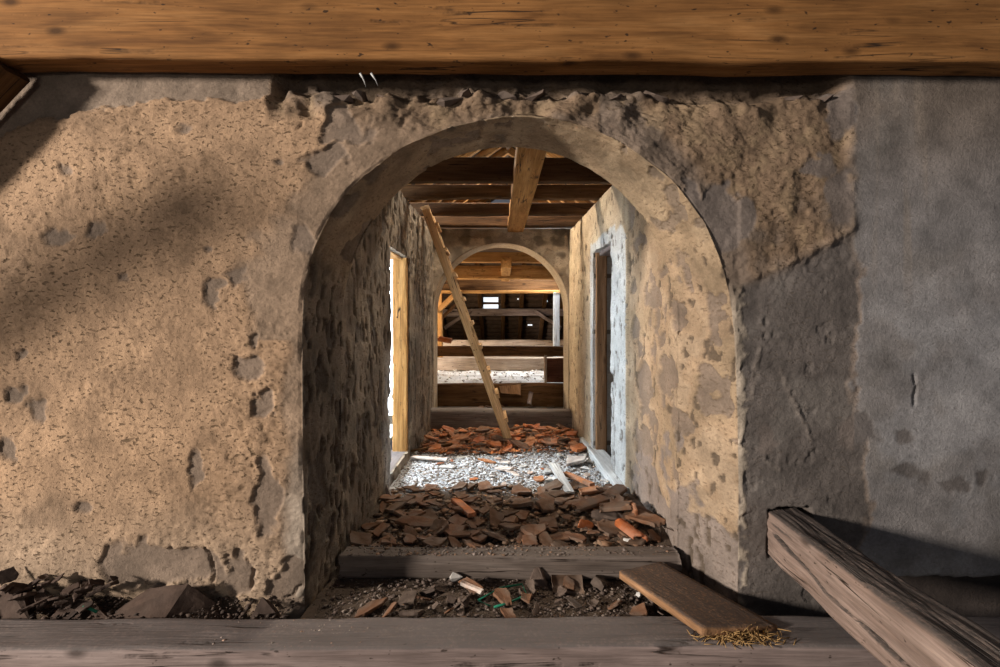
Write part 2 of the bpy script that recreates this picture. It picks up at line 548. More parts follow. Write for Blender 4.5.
def arc_tile_mesh(seed, L, r, a0, a1, thick):
    """a length of half-round roof tile, broken at its ends; long axis X"""
    na, nl = 14, 16
    rng = np.random.RandomState(seed)
    j0 = np.cumsum(rng.uniform(-1, 1, na)) * 0.012; j1 = np.cumsum(rng.uniform(-1, 1, na)) * 0.012
    co = []
    for rad in (r, r - thick):
        for i in range(nl):
            for k in range(na):
                t = math.radians(a0 + (a1 - a0) * k / (na - 1))
                x = -L / 2 + j0[k] + (L + j1[k] - j0[k]) * i / (nl - 1)
                co.append((x, rad * math.cos(t), rad * math.sin(t)))
    q = []
    off = nl * na
    for i in range(nl - 1):
        for k in range(na - 1):
            a = i * na + k
            q.append((a, a + na, a + na + 1, a + 1))
            q.append((off + a, off + a + 1, off + a + na + 1, off + a + na))
    for i in range(nl - 1):
        for k in (0, na - 1):
            a = i * na + k
            f = (a, a + na, off + a + na, off + a)
            q.append(f if k else f[::-1])
    for k in range(na - 1):
        for i in (0, nl - 1):
            a = i * na + k
            f = (a, a + 1, off + a + 1, off + a)
            q.append(f if i == 0 else f[::-1])
    return mesh_np('arc_tile', co, q)


def tube_mesh(path, rad, seg=8, seed=0, taper=1.0):
    path = [Vector(p) for p in path]
    co, q = [], []
    n = len(path)
    for i, p in enumerate(path):
        d = (path[min(i + 1, n - 1)] - path[max(i - 1, 0)]).normalized()
        a = d.orthogonal().normalized(); b = d.cross(a)
        rr = rad * (1 + (taper - 1) * i / max(n - 1, 1))
        for k in range(seg):
            t = 2 * math.pi * k / seg
            co.append(p + (a * math.cos(t) + b * math.sin(t)) * rr)
    tris = []
    for i in range(n - 1):
        for k in range(seg):
            q.append((i * seg + k, i * seg + (k + 1) % seg, (i + 1) * seg + (k + 1) % seg, (i + 1) * seg + k))
    for row in (0, n - 1):
        co.append(path[row]); c = len(co) - 1
        for k in range(seg):
            f = (row * seg + k, row * seg + (k + 1) % seg, c)
            tris.append(f[::-1] if row == 0 else f)
    return mesh_np('tube', [tuple(c) for c in co], q, tris=tris)


def box_mesh(lo, hi, div=1):
    bm = bmesh.new()
    bmesh.ops.create_cube(bm, size=1)
    for v in bm.verts:
        v.co = Vector([lo[k] + (v.co[k] + 0.5) * (hi[k] - lo[k]) for k in range(3)])
    if div > 1: bmesh.ops.subdivide_edges(bm, edges=bm.edges, cuts=div, use_grid_fill=True)
    me = bpy.data.meshes.new('box'); bm.to_mesh(me); bm.free()
    return me


# ------------------------------------------------------------------ ground height of the passage
def gz(X, Y):
    X, Y = np.asarray(X, float), np.asarray(Y, float)
    n = 0.022 * fbm(X, Y, 0 * X, 2.6, 4, 5) + 0.008 * fbm(X, Y, 0 * X, 14, 3, 6)
    pit = -0.068 + 0.6 * n
    pas = 0.012 + n + 0.055 * np.exp(-((0.92 - X) / 0.20) ** 2) * sstep(2.5, 2.7, Y) * sstep(3.5, 3.2, Y) \
        + 0.035 * np.exp(-((X - 0.45) / 0.35) ** 2 - ((Y - 4.9) / 0.45) ** 2)
    return pit + (pas - pit) * sstep(2.40, 2.48, Y)


# ------------------------------------------------------------------ wall with an arch through it
def resample(P, n):
    P = np.asarray(P, float)
    d = np.concatenate([[0], np.cumsum(np.linalg.norm(np.diff(P, axis=0), axis=1))])
    t = np.linspace(0, d[-1], n)
    return np.stack([np.interp(t, d, P[:, k]) for k in range(P.shape[1])], -1)


def smooth_line(P, it):
    P = P.copy()
    for _ in range(it):
        P[1:-1] = 0.25 * P[:-2] + 0.5 * P[1:-1] + 0.25 * P[2:]
    return P


def arch_profile(xl, xr, zs, za, zb, nj, na):
    """left jamb, arch, right jamb as (x, z)"""
    c, rx = (xl + xr) / 2, (xr - xl) / 2
    t = np.linspace(0, math.pi, na)
    arc = np.stack([c - rx * np.cos(t), zs + (za - zs) * np.sin(t)], -1)
    l = np.stack([np.full(nj, xl), np.linspace(zb, zs, nj, endpoint=False)], -1)
    r = np.stack([np.full(nj, xr), np.linspace(zs, zb, nj + 1)[1:]], -1)
    return np.concatenate([l, arc, r])


def outer_profile(x0, x1, z0, z1, nj, na, zmid):
    l = np.stack([np.full(nj, x0), np.linspace(z0, zmid, nj, endpoint=False)], -1)
    arc = resample([(x0, zmid), (x0, z1), (x1, z1), (x1, zmid)], na)
    r = np.stack([np.full(nj, x1), np.linspace(zmid, z0, nj + 1)[1:]], -1)
    return np.concatenate([l, arc, r])


def arch_wall(Pf, Pr, Q, Yf, Yr, nout, nsof, rnd=0.012):
    """continuous sheet: outer rectangle -> front edge of arch -> soffit -> rear edge -> rear outer rectangle; returns grid and param"""
    rows, kind = [], []
    for s in np.linspace(1, 0, nout, endpoint=False):
        r = Pf + (Q - Pf) * s
        rows.append(np.stack([r[:, 0], np.full(len(r), Yf), r[:, 1]], -1)); kind.append(0)
    for s in np.linspace(0, 1, nsof):
        r = Pf + (Pr - Pf) * s
        rows.append(np.stack([r[:, 0], np.full(len(r), Yf + (Yr - Yf) * s), r[:, 1]], -1)); kind.append(1)
    P = np.stack(rows)
    # soften the arris
    i0 = nout
    for _ in range(2):
        P[i0 - 2:i0 + 3] = (P[i0 - 3:i0 + 2] + 2 * P[i0 - 2:i0 + 3] + P[i0 - 1:i0 + 4]) / 4
    for s in (0.03, 0.3, 1.0):
        r = Pr + (Q - Pr) * s
        P = np.concatenate([P, np.stack([r[:, 0], np.full(len(r), Yr + 0.01), r[:, 1]], -1)[None]]); kind.append(2)
    return P, np.array(kind)


OCHRE = np.array((0.43, 0.28, 0.172))
OCHRE_D = np.array((0.32, 0.22, 0.145))
COAT = np.array((0.30, 0.215, 0.15))       # smooth brownish skim around the arch
UNDER = np.array((0.23, 0.172, 0.13))     # grey undercoat where plaster has dropped off
RUBBLE = np.array((0.25, 0.17, 0.11))
DGREY = np.array((0.155, 0.133, 0.12))
LGREY = np.array((0.285, 0.265, 0.258))
LIME = np.array((0.55, 0.46, 0.36))


def pw(Y, Z, side):
    return fbm(Y, Z, 0 * Y + side, 3.1, 4, 211 + side), fbm(Y, Z, 0 * Y + side, 11, 4, 221 + side), fbm(Y, Z, 0 * Y + side, 36, 3, 231 + side)


DL = (3.53, 4.21, 0.10, 1.895)     # left doorway
DR = (3.72, 4.34, 0.02, 1.97)      # right doorway


def paint_left(Y, Z, w1, w2, w3):
    c = np.zeros(Y.shape + (3,)) + np.array((0.25, 0.20, 0.15))
    c = blend(c, (0.17, 0.14, 0.105), sstep(0.0, 0.35, w1) * 0.8)
    c = blend(c, (0.34, 0.275, 0.20), sstep(0.08, 0.35, -w1 + 0.5 * w2) * 0.75)
    st = fbm(Y * 1.6, Z * 0.55, 0 * Y, 11, 4, 303)
    c = blend(c, (0.13, 0.105, 0.08), sstep(0.15, 0.35, st) * 0.45)
    fl = sstep(0.22, 0.26, fbm(Y * 1.5, Z * 0.7, 0 * Y, 7.0, 3, 301) + 0.2 * w2)
    c = blend(c, (0.13, 0.105, 0.085), fl * 0.85)
    gg = sstep(0.33, 0.42, fbm(Y * 2.6, Z * 0.9, 0 * Y, 13, 2, 305))
    c = blend(c, (0.08, 0.063, 0.048), gg * 0.75)
    near = sstep(3.25, 3.48, Y + 0.08 * w1) * sstep(3.62, 3.5, Y) * sstep(1.2, 0.7, Z + 0.3 * w1)
    c = blend(c, (0.50, 0.50, 0.49), near * 0.8)  # pale reveal light beside the doorway, painted into the wall colour
    d = 0.008 * w1 + 0.006 * w2 + 0.003 * w3 - 0.009 * fl - 0.012 * gg
    return c, d, np.zeros(Y.shape) + 0.7


RP = [(641, 242, 6, 9), (662, 269, 5, 6), (654, 296, 5, 12), (674, 317, 6, 15), (665, 377, 9, 20), (690, 380, 5, 15), (674, 420, 6, 14), (645, 385, 7, 24), (643, 442, 8, 20),
      (696, 312, 4, 8), (632, 215, 5, 10), (716, 250, 8, 14), (660, 340, 4, 7), (637, 330, 4, 16), (705, 440, 6, 8), (684, 260, 5, 5), (712, 350, 6, 16), (650, 415, 3, 5), (634, 285, 3, 8), (700, 215, 9, 9)]


def paint_right(Y, Z, w1, w2, w3):
    x = np.interp(Y, [2.13, 2.49, 3.3, 5.6], [1.10, 0.965, 0.935, 0.845])
    U = U0 + x * F / Y; V = V0 - (Z - CZ) * F / Y
    c = np.zeros(Y.shape + (3,)) + np.array((0.40, 0.285, 0.185))
    c = blend(c, (0.34, 0.25, 0.16), sstep(0.0, 0.3, w1) * 0.7)
    c = blend(c, (0.47, 0.355, 0.245), sstep(0.05, 0.3, -w1 + 0.4 * w2) * 0.6)
    grey = sstep(0.03, -0.05, (Z - 0.46) - 0.42 * w1 - 0.2 * w2) * sstep(3.3, 3.2, Y + 0.1 * w2)
    n = fbm(Y * 1.5, Z, 0 * Y, 4.5, 3, 401) + 0.22 * w2
    fl = sstep(0.42, 0.44, n) * sstep(3.4, 3.3, Y)
    edge = np.zeros_like(Y)
    for k, (pu, pv, ru, rv) in enumerate(RP):
        py = 0.95 * F / (pu - U0); pz = CZ + (V0 - pv) * py / F
        ry = py * ru / (pu - U0); rz = rv * py / F
        m = fbm(Y, Z, 0 * Y + k, 13, 4, 420 + k)
        q = np.sqrt(((Y + 0.055 * m - py) / ry) ** 2 + ((Z + 0.07 * m + 0.02 * w2 - pz) / rz) ** 2)
        fl = np.maximum(fl, sstep(1.06, 0.94, q))
        edge = np.maximum(edge, np.exp(-((q - 1.15) / 0.12) ** 2))
    fl = fl * (1 - 0.85 * grey)
    edge *= 1 - fl
    c = blend(c, (0.235, 0.18, 0.14), fl * 0.92)
    c = blend(c, (0.25, 0.205, 0.18), grey * 0.92)
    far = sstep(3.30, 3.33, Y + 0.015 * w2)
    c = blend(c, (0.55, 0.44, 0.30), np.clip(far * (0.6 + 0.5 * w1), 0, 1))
    # limewashed surround of the doorway; near strip paints in daylight from across
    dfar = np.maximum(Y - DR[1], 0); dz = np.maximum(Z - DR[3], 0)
    lime_and_daylight = sstep(0.02, -0.01, np.maximum(dfar - 0.10, dz - 0.10) + 0.04 * w1 + 0.03 * w2) * (Y > 3.6)
    lime_and_daylight = np.maximum(lime_and_daylight, sstep(3.33, 3.35, Y + 0.012 * w2) * (Y < 3.8) * sstep(2.02, 1.97, Z + 0.12 * w1))
    c = blend(c, (0.52, 0.53, 0.53), lime_and_daylight * 0.9)
    pock = sstep(0.40, 0.45, fbm(Y * 1.8, Z, 0 * Y, 15, 2, 411)) * (1 - fl)
    c = blend(c, (0.12, 0.09, 0.065), pock * 0.85)
    gap = sstep(0.05, 0.10, fbm(Y * 2.0, Z * 0.8, 0 * Y, 9, 3, 415)) * sstep(3.58, 3.68, Y + 0.06 * w2) * (Y < 3.74) * sstep(1.1, 0.9, Z)
    c = blend(c, (0.15, 0.12, 0.10), gap * 0.9)
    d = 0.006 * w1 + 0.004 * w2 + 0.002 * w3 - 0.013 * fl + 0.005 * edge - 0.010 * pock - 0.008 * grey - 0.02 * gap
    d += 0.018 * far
    return c, d, 0.5 - 0.3 * grey


def front_wall():
    nj, na = 190, 420
    trace = [(306, 656), (306, 600), (304, 480), (303, 400), (303, 345), (304, 300), (311, 258), (326, 222), (354, 184), (404, 146), (455, 126), (510, 116),
             (562, 119), (620, 141), (674, 181), (706, 225), (722, 264), (730, 300), (734, 345), (737, 420), (738, 500), (737, 580), (737, 656)]
    T = np.array([((u - U0) * 2.13 / F, CZ + (V0 - v) * 2.13 / F) for u, v in trace])
    i1, i2 = 4, 18
    arc = smooth_line(resample(T[i1:i2 + 1], na), 60)
    Pf = np.concatenate([resample(T[:i1 + 1], nj + 1)[:-1], arc, resample(T[i2:], nj + 1)[1:]])
    Pf = smooth_line(Pf, 10)
    Pr = arch_profile(-0.885, 0.965, 1.28, 2.268, Pf[0, 1], nj, na)
    Q = outer_profile(-3.0, 3.0, Pf[0, 1], 2.86, nj, na, 2.2)
    P, kind = arch_wall(Pf, Pr, Q, 2.13, 2.49, 270, 46)
    nrm = grid_normals(P)
    X, Y, Z = P[..., 0], P[..., 1], P[..., 2]
    U = U0 + X * F / 2.13; V = V0 - (Z - CZ) * F / 2.13      # wall coordinates on the scale of the photograph
    w1 = fbm(X, Y, Z, 3.2, 4, 11); w2 = fbm(X, Y, Z, 11, 4, 21); w3 = fbm(X, Y, Z, 34, 3, 31); w4 = fbm(X, Y, Z, 1.1, 3, 41)
    Un = U + 16 * w1 + 9 * w2 + 3 * w3; Vn = V + 16 * fbm(X, Y, Z, 3.2, 4, 51) + 9 * fbm(X, Y, Z, 11, 4, 61) + 3 * w3
    col = np.zeros(P.shape) + OCHRE
    dis = np.zeros(X.shape)
    grit = np.ones(X.shape)
    front = (kind == 0)[:, None] * np.ones_like(X)
    # --- coarse ochre coat of the left half
    w5 = fbm(X + 0.5 * Z, Y, Z * 1.9, 62, 2, 73)
    dis += 0.003 * w2 + 0.002 * w3 + 0.008 * w1 + 0.0022 * w5
    gouge = sstep(0.10, 0.38, fbm(X + 0.45 * Z, Y, Z * 2.1, 30, 3, 71)) * sstep(330, 260, U) * sstep(-0.5, 0.3, w4 + 0.4 * w1)
    dis -= 0.006 * gouge
    col = blend(col, (0.27, 0.175, 0.10), gouge * 0.55)
    col = blend(col, OCHRE_D, sstep(0.05, 0.5, w4) * 0.6)
    col = blend(col, (0.40, 0.30, 0.215), sstep(470, 590, V + 25 * w1) * 0.75)       # greyer towards the foot
    # --- skim coat band around the arch
    dl = np.sqrt(((U - 518) / 1.0) ** 2 + (np.minimum(V - 333, 0)) ** 2) - 215
    band = sstep(62, 44, dl + 34 * w1 + 14 * w2 - 20 * sstep(300, 420, V)) * (Un < 640)
    band = np.where(V > 340, sstep(28, 14, dl + 14 * w1 + 10 * w2) * (U < 518), band)
    col = blend(col, COAT, band * 0.85); dis -= 0.004 * band; grit *= 1 - 0.75 * band
    # --- upper brown rubble right of the arch
    rub = sstep(590, 640, Un) * sstep(866, 852, U + 3 * w2) * sstep(300, 278, V - (U - 745) * -0.13 + 8 * w1)
    top = sstep(126, 106, Vn) * sstep(262, 276, U + 4 * w2) * sstep(866, 852, U)
    rub = np.clip(rub + top * (1 - rub), 0, 1) * front
    vor = fbm(X, Y, Z, 7.5, 2, 81)
    col = blend(col, RUBBLE, rub); grit = grit * (1 - rub) + 0.8 * rub
    dis += rub * (0.016 * vor + 0.012 * np.abs(w2) - 0.006 + 0.006 * w3)
    col = blend(col, (0.185, 0.145, 0.115), rub * sstep(0.1, 0.35, w1) * 0.8)
    col = blend(col, (0.33, 0.235, 0.145), rub * sstep(0.02, 0.25, -w2) * 0.7)
    # smooth darker coat hugging the arch, right side
    bandr = sstep(38, 24, dl + 14 * w1 + 10 * w2) * (U > 600) * (V < 330) * front
    col = blend(col, (0.215, 0.165, 0.13), bandr * 0.85); dis -= 0.006 * bandr; grit *= 1 - 0.6 * bandr
    # --- crumbling top under the tie beam
    crum = sstep(100, 84, V + 12 * w2 + 8 * w1) * sstep(268, 285, U) * sstep(850, 835, U) * front
    dis -= crum * 0.10
    dis += top * 0.03 * vor * front + top * 0.02 * w2 * front
    col = blend(col, (0.12, 0.085, 0.06), crum * 0.8)  # dark of the open gap painted into the recessed wall
    # --- upper left: smooth older coat above the torn edge
    e = np.interp(U, [-200, 0, 30, 105, 160, 265], [190, 137, 125, 107, 100, 97]) + 9 * w2 + 5 * w3 + 5 * w1
    ul = sstep(2, -2, V - e) * sstep(271, 266, U) * front
    col = blend(col, (0.29, 0.22, 0.165), ul); grit *= 1 - 0.85 * ul; dis -= 0.014 * ul
    lip = np.exp(-((V - e - 6) / 6) ** 2) * (U < 268) * front
    dis += 0.006 * lip
    # --- right part: smooth grey coats
    xb = np.interp(V, [60, 235, 270, 384, 460, 640], [852, 850, 856, 853, 866, 862])
    lg = sstep(-2, 6, U - xb + 8 * w2 + 26 * w1 * sstep(240, 300, V) + 14 * w2 * sstep(240, 300, V)) * front
    col = blend(col, LGREY, lg)
    col = blend(col, (0.20, 0.155, 0.12), lg * sstep(230, 70, V + 40 * w4) * 0.8)
    col = blend(col, (0.26, 0.235, 0.215), lg * sstep(0.0, 0.35, w1 + 0.3 * w4) * 0.6)
    col = blend(col, (0.345, 0.335, 0.34), lg * sstep(-0.05, 0.25, w4 + 0.5 * w1 + 0.3 * w2) * sstep(250, 330, V) * 0.75)
    streak = sstep(0.25, 0.6, fbm(X * 9, Y, Z * 0.35, 2.2, 2, 91))
    col = blend(col, (0.33, 0.27, 0.215), lg * streak * 0.5 * sstep(330, 200, V))
    grit *= 1 - 0.8 * lg
    dis = dis * (1 - 0.75 * lg) + lg * 0.004 * fbm(X, Y, Z * 2.5, 4, 3, 95)
    lower = np.interp(U, [735, 745, 810, 842, 860], [305, 284, 256, 236, 226]) + 6 * w1 + 3 * w2
    dg = sstep(-3, 3, V - lower) * sstep(733, 741, U + 3 * w2) * (1 - lg) * front
    col = blend(col, DGREY, dg)
    col = blend(col, (0.22, 0.195, 0.175), dg * sstep(0.0, 0.4, w1) * 0.7)
    grit *= 1 - 0.7 * dg
    dis = dis * (1 - 0.35 * dg) - 0.006 * dg + 0.002 * dg * w3 - 0.006 * dg * sstep(0.33, 0.45, w2)
    rid = np.exp(-((V - lower + 2) / 7) ** 2) * sstep(735, 750, U) * sstep(862, 850, U) * front
    rid2 = np.exp(-((U - 851 + 4 * w2) / 5) ** 2) * sstep(240, 225, V) * front
    dis += 0.016 * rid * (0.6 + w2) + 0.008 * rid2
    col = blend(col, (0.30, 0.225, 0.17), np.clip(rid + rid2, 0, 1) * 0.55)
    # scars in the dark coat
    for (ua, va, ub, vb, wd) in ((752, 398, 760, 348, 4), (782, 372, 800, 415, 4), (800, 412, 812, 440, 3), (768, 460, 780, 470, 4), (300, 118, 297, 130, 1.6), (310, 96, 298, 130, 1.8)):
        dx, dy = ub - ua, vb - va; l2 = dx * dx + dy * dy
        t = np.clip(((U - ua) * dx + (V - va) * dy) / l2, 0, 1)
        dd = np.hypot(U + 3 * w2 - ua - t * dx, V + 3 * w3 - va - t * dy)
        mk = sstep(wd, wd * 0.3, dd) * front
        dis += (0.006 if ua > 400 else -0.012) * mk * (0.6 + w3)
        if ua > 400: col = blend(col, (0.26, 0.22, 0.19), mk * 0.6)
    # broken pale arris of the right jamb
    ar = sstep(10, 6, np.abs(U - 739 + 10 * w1 + 12 * w2)) * sstep(275, 310, V) * sstep(-0.30, -0.12, w2 + 0.9 * w1) * front
    col = blend(col, LIME, ar * 0.75); dis += 0.007 * ar * (0.6 + w2); grit *= 1 - 0.5 * ar
    pk = sstep(7, 3, np.maximum(np.abs(U - 790 + 6 * w2 + 4 * w1) - 17, np.abs(V - 533 + 6 * w2) - 18)) * front
    dis -= 0.10 * pk; col = blend(col, (0.09, 0.07, 0.06), pk)  # dark hollow around the beam end painted into the colour
    foot = sstep(577, 581, V + 5 * w2) * sstep(846, 856, U) * front
    dis -= 0.13 * foot; col = blend(col, (0.07, 0.055, 0.048), foot)
    wr = sstep(26, 10, 304 - U + 12 * w1 + 8 * w2) * (U < 330) * sstep(430, 520, V + 40 * w1) * front
    col = blend(col, (0.40, 0.335, 0.27), wr * 0.8); grit *= 1 - 0.6 * wr
    # --- patches where plaster has fallen off
    patches = [(160, 560, 55, 31), (128, 572, 26, 16), (192, 568, 20, 20), (238, 578, 15, 20), (57, 234, 17, 8), (96, 228, 8, 9), (213, 290, 9, 13), (234, 276, 12, 9),
               (250, 367, 15, 10), (14, 394, 12, 9), (36, 411, 11, 8), (6, 447, 10, 15), (66, 167, 6, 5), (20, 356, 7, 6), (195, 470, 8, 20), (268, 500, 14, 40),
               (124, 276, 5, 5), (252, 338, 6, 6), (82, 508, 8, 6), (205, 250, 5, 4), (280, 160, 4, 4), (345, 125, 26, 16), (325, 160, 22, 14),
               (78, 590, 6, 14), (290, 585, 18, 24), (262, 405, 10, 12), (186, 130, 7, 4), (300, 240, 10, 16), (725, 222, 25, 30), (838, 196, 14, 26), (822, 165, 16, 12), (690, 196, 9, 22),
               (840, 110, 12, 26), (860, 430, 18, 13), (903, 440, 11, 8), (905, 470, 15, 6), (956, 486, 12, 9), (925, 476, 8, 6), (984, 480, 8, 8), (765, 440, 10, 16)]
    pm = np.zeros_like(X); edge = np.zeros_like(X)
    for (pu, pv, ru, rv) in patches:
        rm = min(ru, rv)
        m1 = fbm(X, Y, Z, 16.0 / max(1.0, rm / 9.0), 4, 1000 + int(pu)); m2 = fbm(X, Y, Z, 16.0 / max(1.0, rm / 9.0), 4, 2000 + int(pv))
        q = np.sqrt(((U + 1.1 * rm * m1 + 3 * w3 - pu) / ru) ** 2 + ((V + 1.1 * rm * m2 + 3 * w3 - pv) / rv) ** 2)
        k = 2.0 / min(ru, rv)
        pm = np.maximum(pm, sstep(1 + k, 1 - k, q))
        edge = np.maximum(edge, np.exp(-((q - 1.12) / (0.10 + k * 0.3)) ** 2))
    pm *= front; edge *= front * (1 - pm)
    pc = np.where((U > 640)[..., None], np.array((0.20, 0.165, 0.145)), UNDER)
    pc = np.where((U > 855)[..., None], np.array((0.17, 0.15, 0.14)), pc)
    col = col * (1 - pm[..., None] * 0.92) + pc * pm[..., None] * 0.92
    rs = np.where(U > 740, 0.25, 1.0)
    dis = dis * (1 - 0.6 * pm) - 0.011 * pm * rs + 0.004 * edge * (0.4 + w2) * rs
    grit *= 1 - 0.8 * pm
    # cracks
    for pts in ([(204, 548), (211, 566), (212, 590)], [(250, 590), (252, 570), (246, 560)], [(73, 592), (76, 575)], [(300, 588), (285, 600)], [(915, 375), (916, 405)]):
        for (ua, va), (ub, vb) in zip(pts[:-1], pts[1:]):
            dx, dy = ub - ua, vb - va
            t = np.clip(((U - ua) * dx + (V - va) * dy) / (dx * dx + dy * dy), 0, 1)
            dd = np.hypot(U + 5 * w2 - ua - t * dx, V + 4 * w3 - va - t * dy)
            dis -= 0.014 * sstep(2.4, 0.8, dd) * front
    # --- soffit and jambs
    sof = (kind >= 1)[:, None] * np.ones_like(X)
    cl, dl_, gl = paint_left(Y, Z, *pw(Y, Z, -1))
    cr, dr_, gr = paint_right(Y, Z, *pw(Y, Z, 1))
    sc = np.zeros(P.shape) + np.array((0.36, 0.26, 0.165))
    fl = sstep(0.27, 0.30, fbm(X, Y * 1.2, Z, 6.5, 3, 131) + 0.25 * w2)
    sc = blend(sc, (0.235, 0.18, 0.135), fl * 0.85)
    lm = sstep(0.12, 0.22, fbm(X, Y, Z, 4.2, 4, 141)) * (1 - fl)
    sc = blend(sc, (0.44, 0.33, 0.215), lm * 0.7)
    ds = 0.006 * w1 + 0.004 * w2 + 0.003 * w3 - 0.009 * fl
    hair = np.abs(fbm(X, Y, Z, 5.0, 4, 151)) + 0.4 * np.abs(w4)
    ds -= 0.010 * sstep(0.03, 0.01, hair)
    ml = (X < -0.2) * sstep(1.80, 1.45, Z + 0.3 * w1); mr = (X > 0.2) * sstep(1.80, 1.55, Z + 0.3 * w1)
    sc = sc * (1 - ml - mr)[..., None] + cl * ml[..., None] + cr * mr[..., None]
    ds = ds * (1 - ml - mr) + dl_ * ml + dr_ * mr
    col = col * (1 - sof[..., None]) + sc * sof[..., None]
    dis = dis * (1 - sof) + ds * sof
    grit = grit * (1 - sof) + 0.55 * sof
    dis[kind == 2] = 0
    # arris chipping
    dis[268:276] -= 0.012 * np.maximum(0, w2[268:276] + 0.15) + 0.010 * np.maximum(0, w1[268:276])
    # make the displacement point to the camera side on the front face
    n = nrm.copy()
    s = np.where(n[50, :, 1].mean() < 0, 1.0, -1.0)
    n *= s
    P2 = P + n * dis[..., None]
    cols = np.concatenate([col, grit[..., None]], -1).reshape(-1, 4)
    me = mesh_np('wall_front', P2.reshape(-1, 3), grid_quads(*X.shape, flip=(s < 0)), cols)
    o = link('wall_front', me, M_PLASTER)
    tag(o, 'big ochre and grey plaster wall with a round arched opening through it', 'wall', kind='structure')
    return o


front_wall()


# ------------------------------------------------------------------ passage walls
def passage_wall(name, xfun, y0, y1, z0, z1, hole, side, label, paint):
    """side = -1 left wall, +1 right wall. hole = (y0, y1, z0, z1)"""
    st = 0.0105
    seg = lambda a, b: np.linspace(a, b, max(2, int((b - a) / st) + 1))
    ys = np.unique(np.concatenate([seg(y0, hole[0]), seg(hole[0], hole[1]), seg(hole[1], y1)]))
    zs = np.unique(np.concatenate([seg(z0, hole[2]), seg(hole[2], hole[3]), seg(hole[3], z1)]))
    Y, Z = np.meshgrid(ys, zs, indexing='ij')
    w1, w2, w3 = pw(Y, Z, side)
    col, dis, grit = paint(Y, Z, w1, w2, w3)
    # ragged door edge
    inY = (Y > hole[0] - 0.05) & (Y < hole[1] + 0.05) & (Z > hole[2] - 0.05) & (Z < hole[3] + 0.05)
    Yj = Y + np.where(np.abs(Y - hole[0]) < 0.006, 0.016 * w2 + 0.012 * w3, 0) * inY
    Zj = Z + np.where(np.abs(Z - hole[3]) < 0.006, 0.012 * w2 + 0.008 * w3, 0) * inY
    X = xfun(Y) - side * dis
    cy = 0.5 * (ys[:-1] + ys[1:]); cz = 0.5 * (zs[:-1] + zs[1:])
    CY, CZ_ = np.meshgrid(cy, cz, indexing='ij')
    keep = ~((CY > hole[0]) & (CY < hole[1]) & (CZ_ > hole[2]) & (CZ_ < hole[3]))
    co = [np.stack([X, Yj, Zj], -1).reshape(-1, 3)]
    cols = [np.concatenate([col, grit[..., None]], -1).reshape(-1, 4)]
    qs = [grid_quads(len(ys), len(zs), keep, flip=(side < 0))]
    base = len(co[0])
    T = 0.34 if side > 0 else 0.15

    def strip(idx_line):
        nonlocal base
        a = co[0][idx_line]
        m = 12
        k = np.linspace(0, 1, m)
        S = a[:, None, :] + np.array([side * T, 0, 0])[None, None] * k[None, :, None]
        jit = 0.008 * fbm(S[..., 0], S[..., 1], S[..., 2], 14, 3, 77) * np.sin(k * math.pi)[None]
        S[..., 1] += jit; S[..., 2] += jit * 0.5
        c = np.repeat(cols[0][idx_line][:, None, :], m, 1)
        co.append(S.reshape(-1, 3)); cols.append(c.reshape(-1, 4))
        qs.append(grid_quads(len(a), m) + base)
        base += len(a) * m
    nz = len(zs)
    iy = [int(np.argmin(np.abs(ys - hole[k]))) for k in (0, 1)]
    iz = [int(np.argmin(np.abs(zs - hole[k]))) for k in (2, 3)]
    strip(np.array([iy[0] * nz + j for j in range(iz[0], iz[1] + 1)]))
    strip(np.array([iy[1] * nz + j for j in range(iz[0], iz[1] + 1)]))
    strip(np.array([i * nz + iz[1] for i in range(iy[0], iy[1] + 1)]))
    strip(np.array([i * nz + iz[0] for i in range(iy[0], iy[1] + 1)]))
    strip(np.array([i * nz + nz - 1 for i in range(len(ys))]))
    # outer skin
    xo = lambda y: float(xfun(np.array([y]))[0]) + side * T
    for (a, b, c, d) in ((y0, hole[0], z0, z1), (hole[1], y1, z0, z1), (hole[0], hole[1], hole[3], z1), (hole[0], hole[1], z0, hole[2])):
        co.append(np.array([(xo(a), a, c), (xo(b), b, c), (xo(b), b, d), (xo(a), a, d)]))
        cols.append(np.tile(np.array((0.35, 0.3, 0.25, 0.3)), (4, 1)))
        qs.append(np.array([[base, base + 1, base + 2, base + 3]])); base += 4
    me = mesh_np(name, np.concatenate(co), np.concatenate(qs), np.concatenate(cols))
    o = link(name, me, M_PASSAGE)
    tag(o, label, 'wall', kind='structure')
    return o


passage_wall('wall_left', lambda Y: -0.885 + 0.012 * (Y - 2.49), 2.49, 5.56, -0.15, 2.42, DL, -1,
             'dark stained plaster wall on the ladder side of the passage', paint_left)
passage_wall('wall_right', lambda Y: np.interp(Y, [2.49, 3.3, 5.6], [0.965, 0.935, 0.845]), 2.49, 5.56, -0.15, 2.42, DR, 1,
             'flaking ochre plaster wall of the passage with the whitewashed doorway', paint_right)


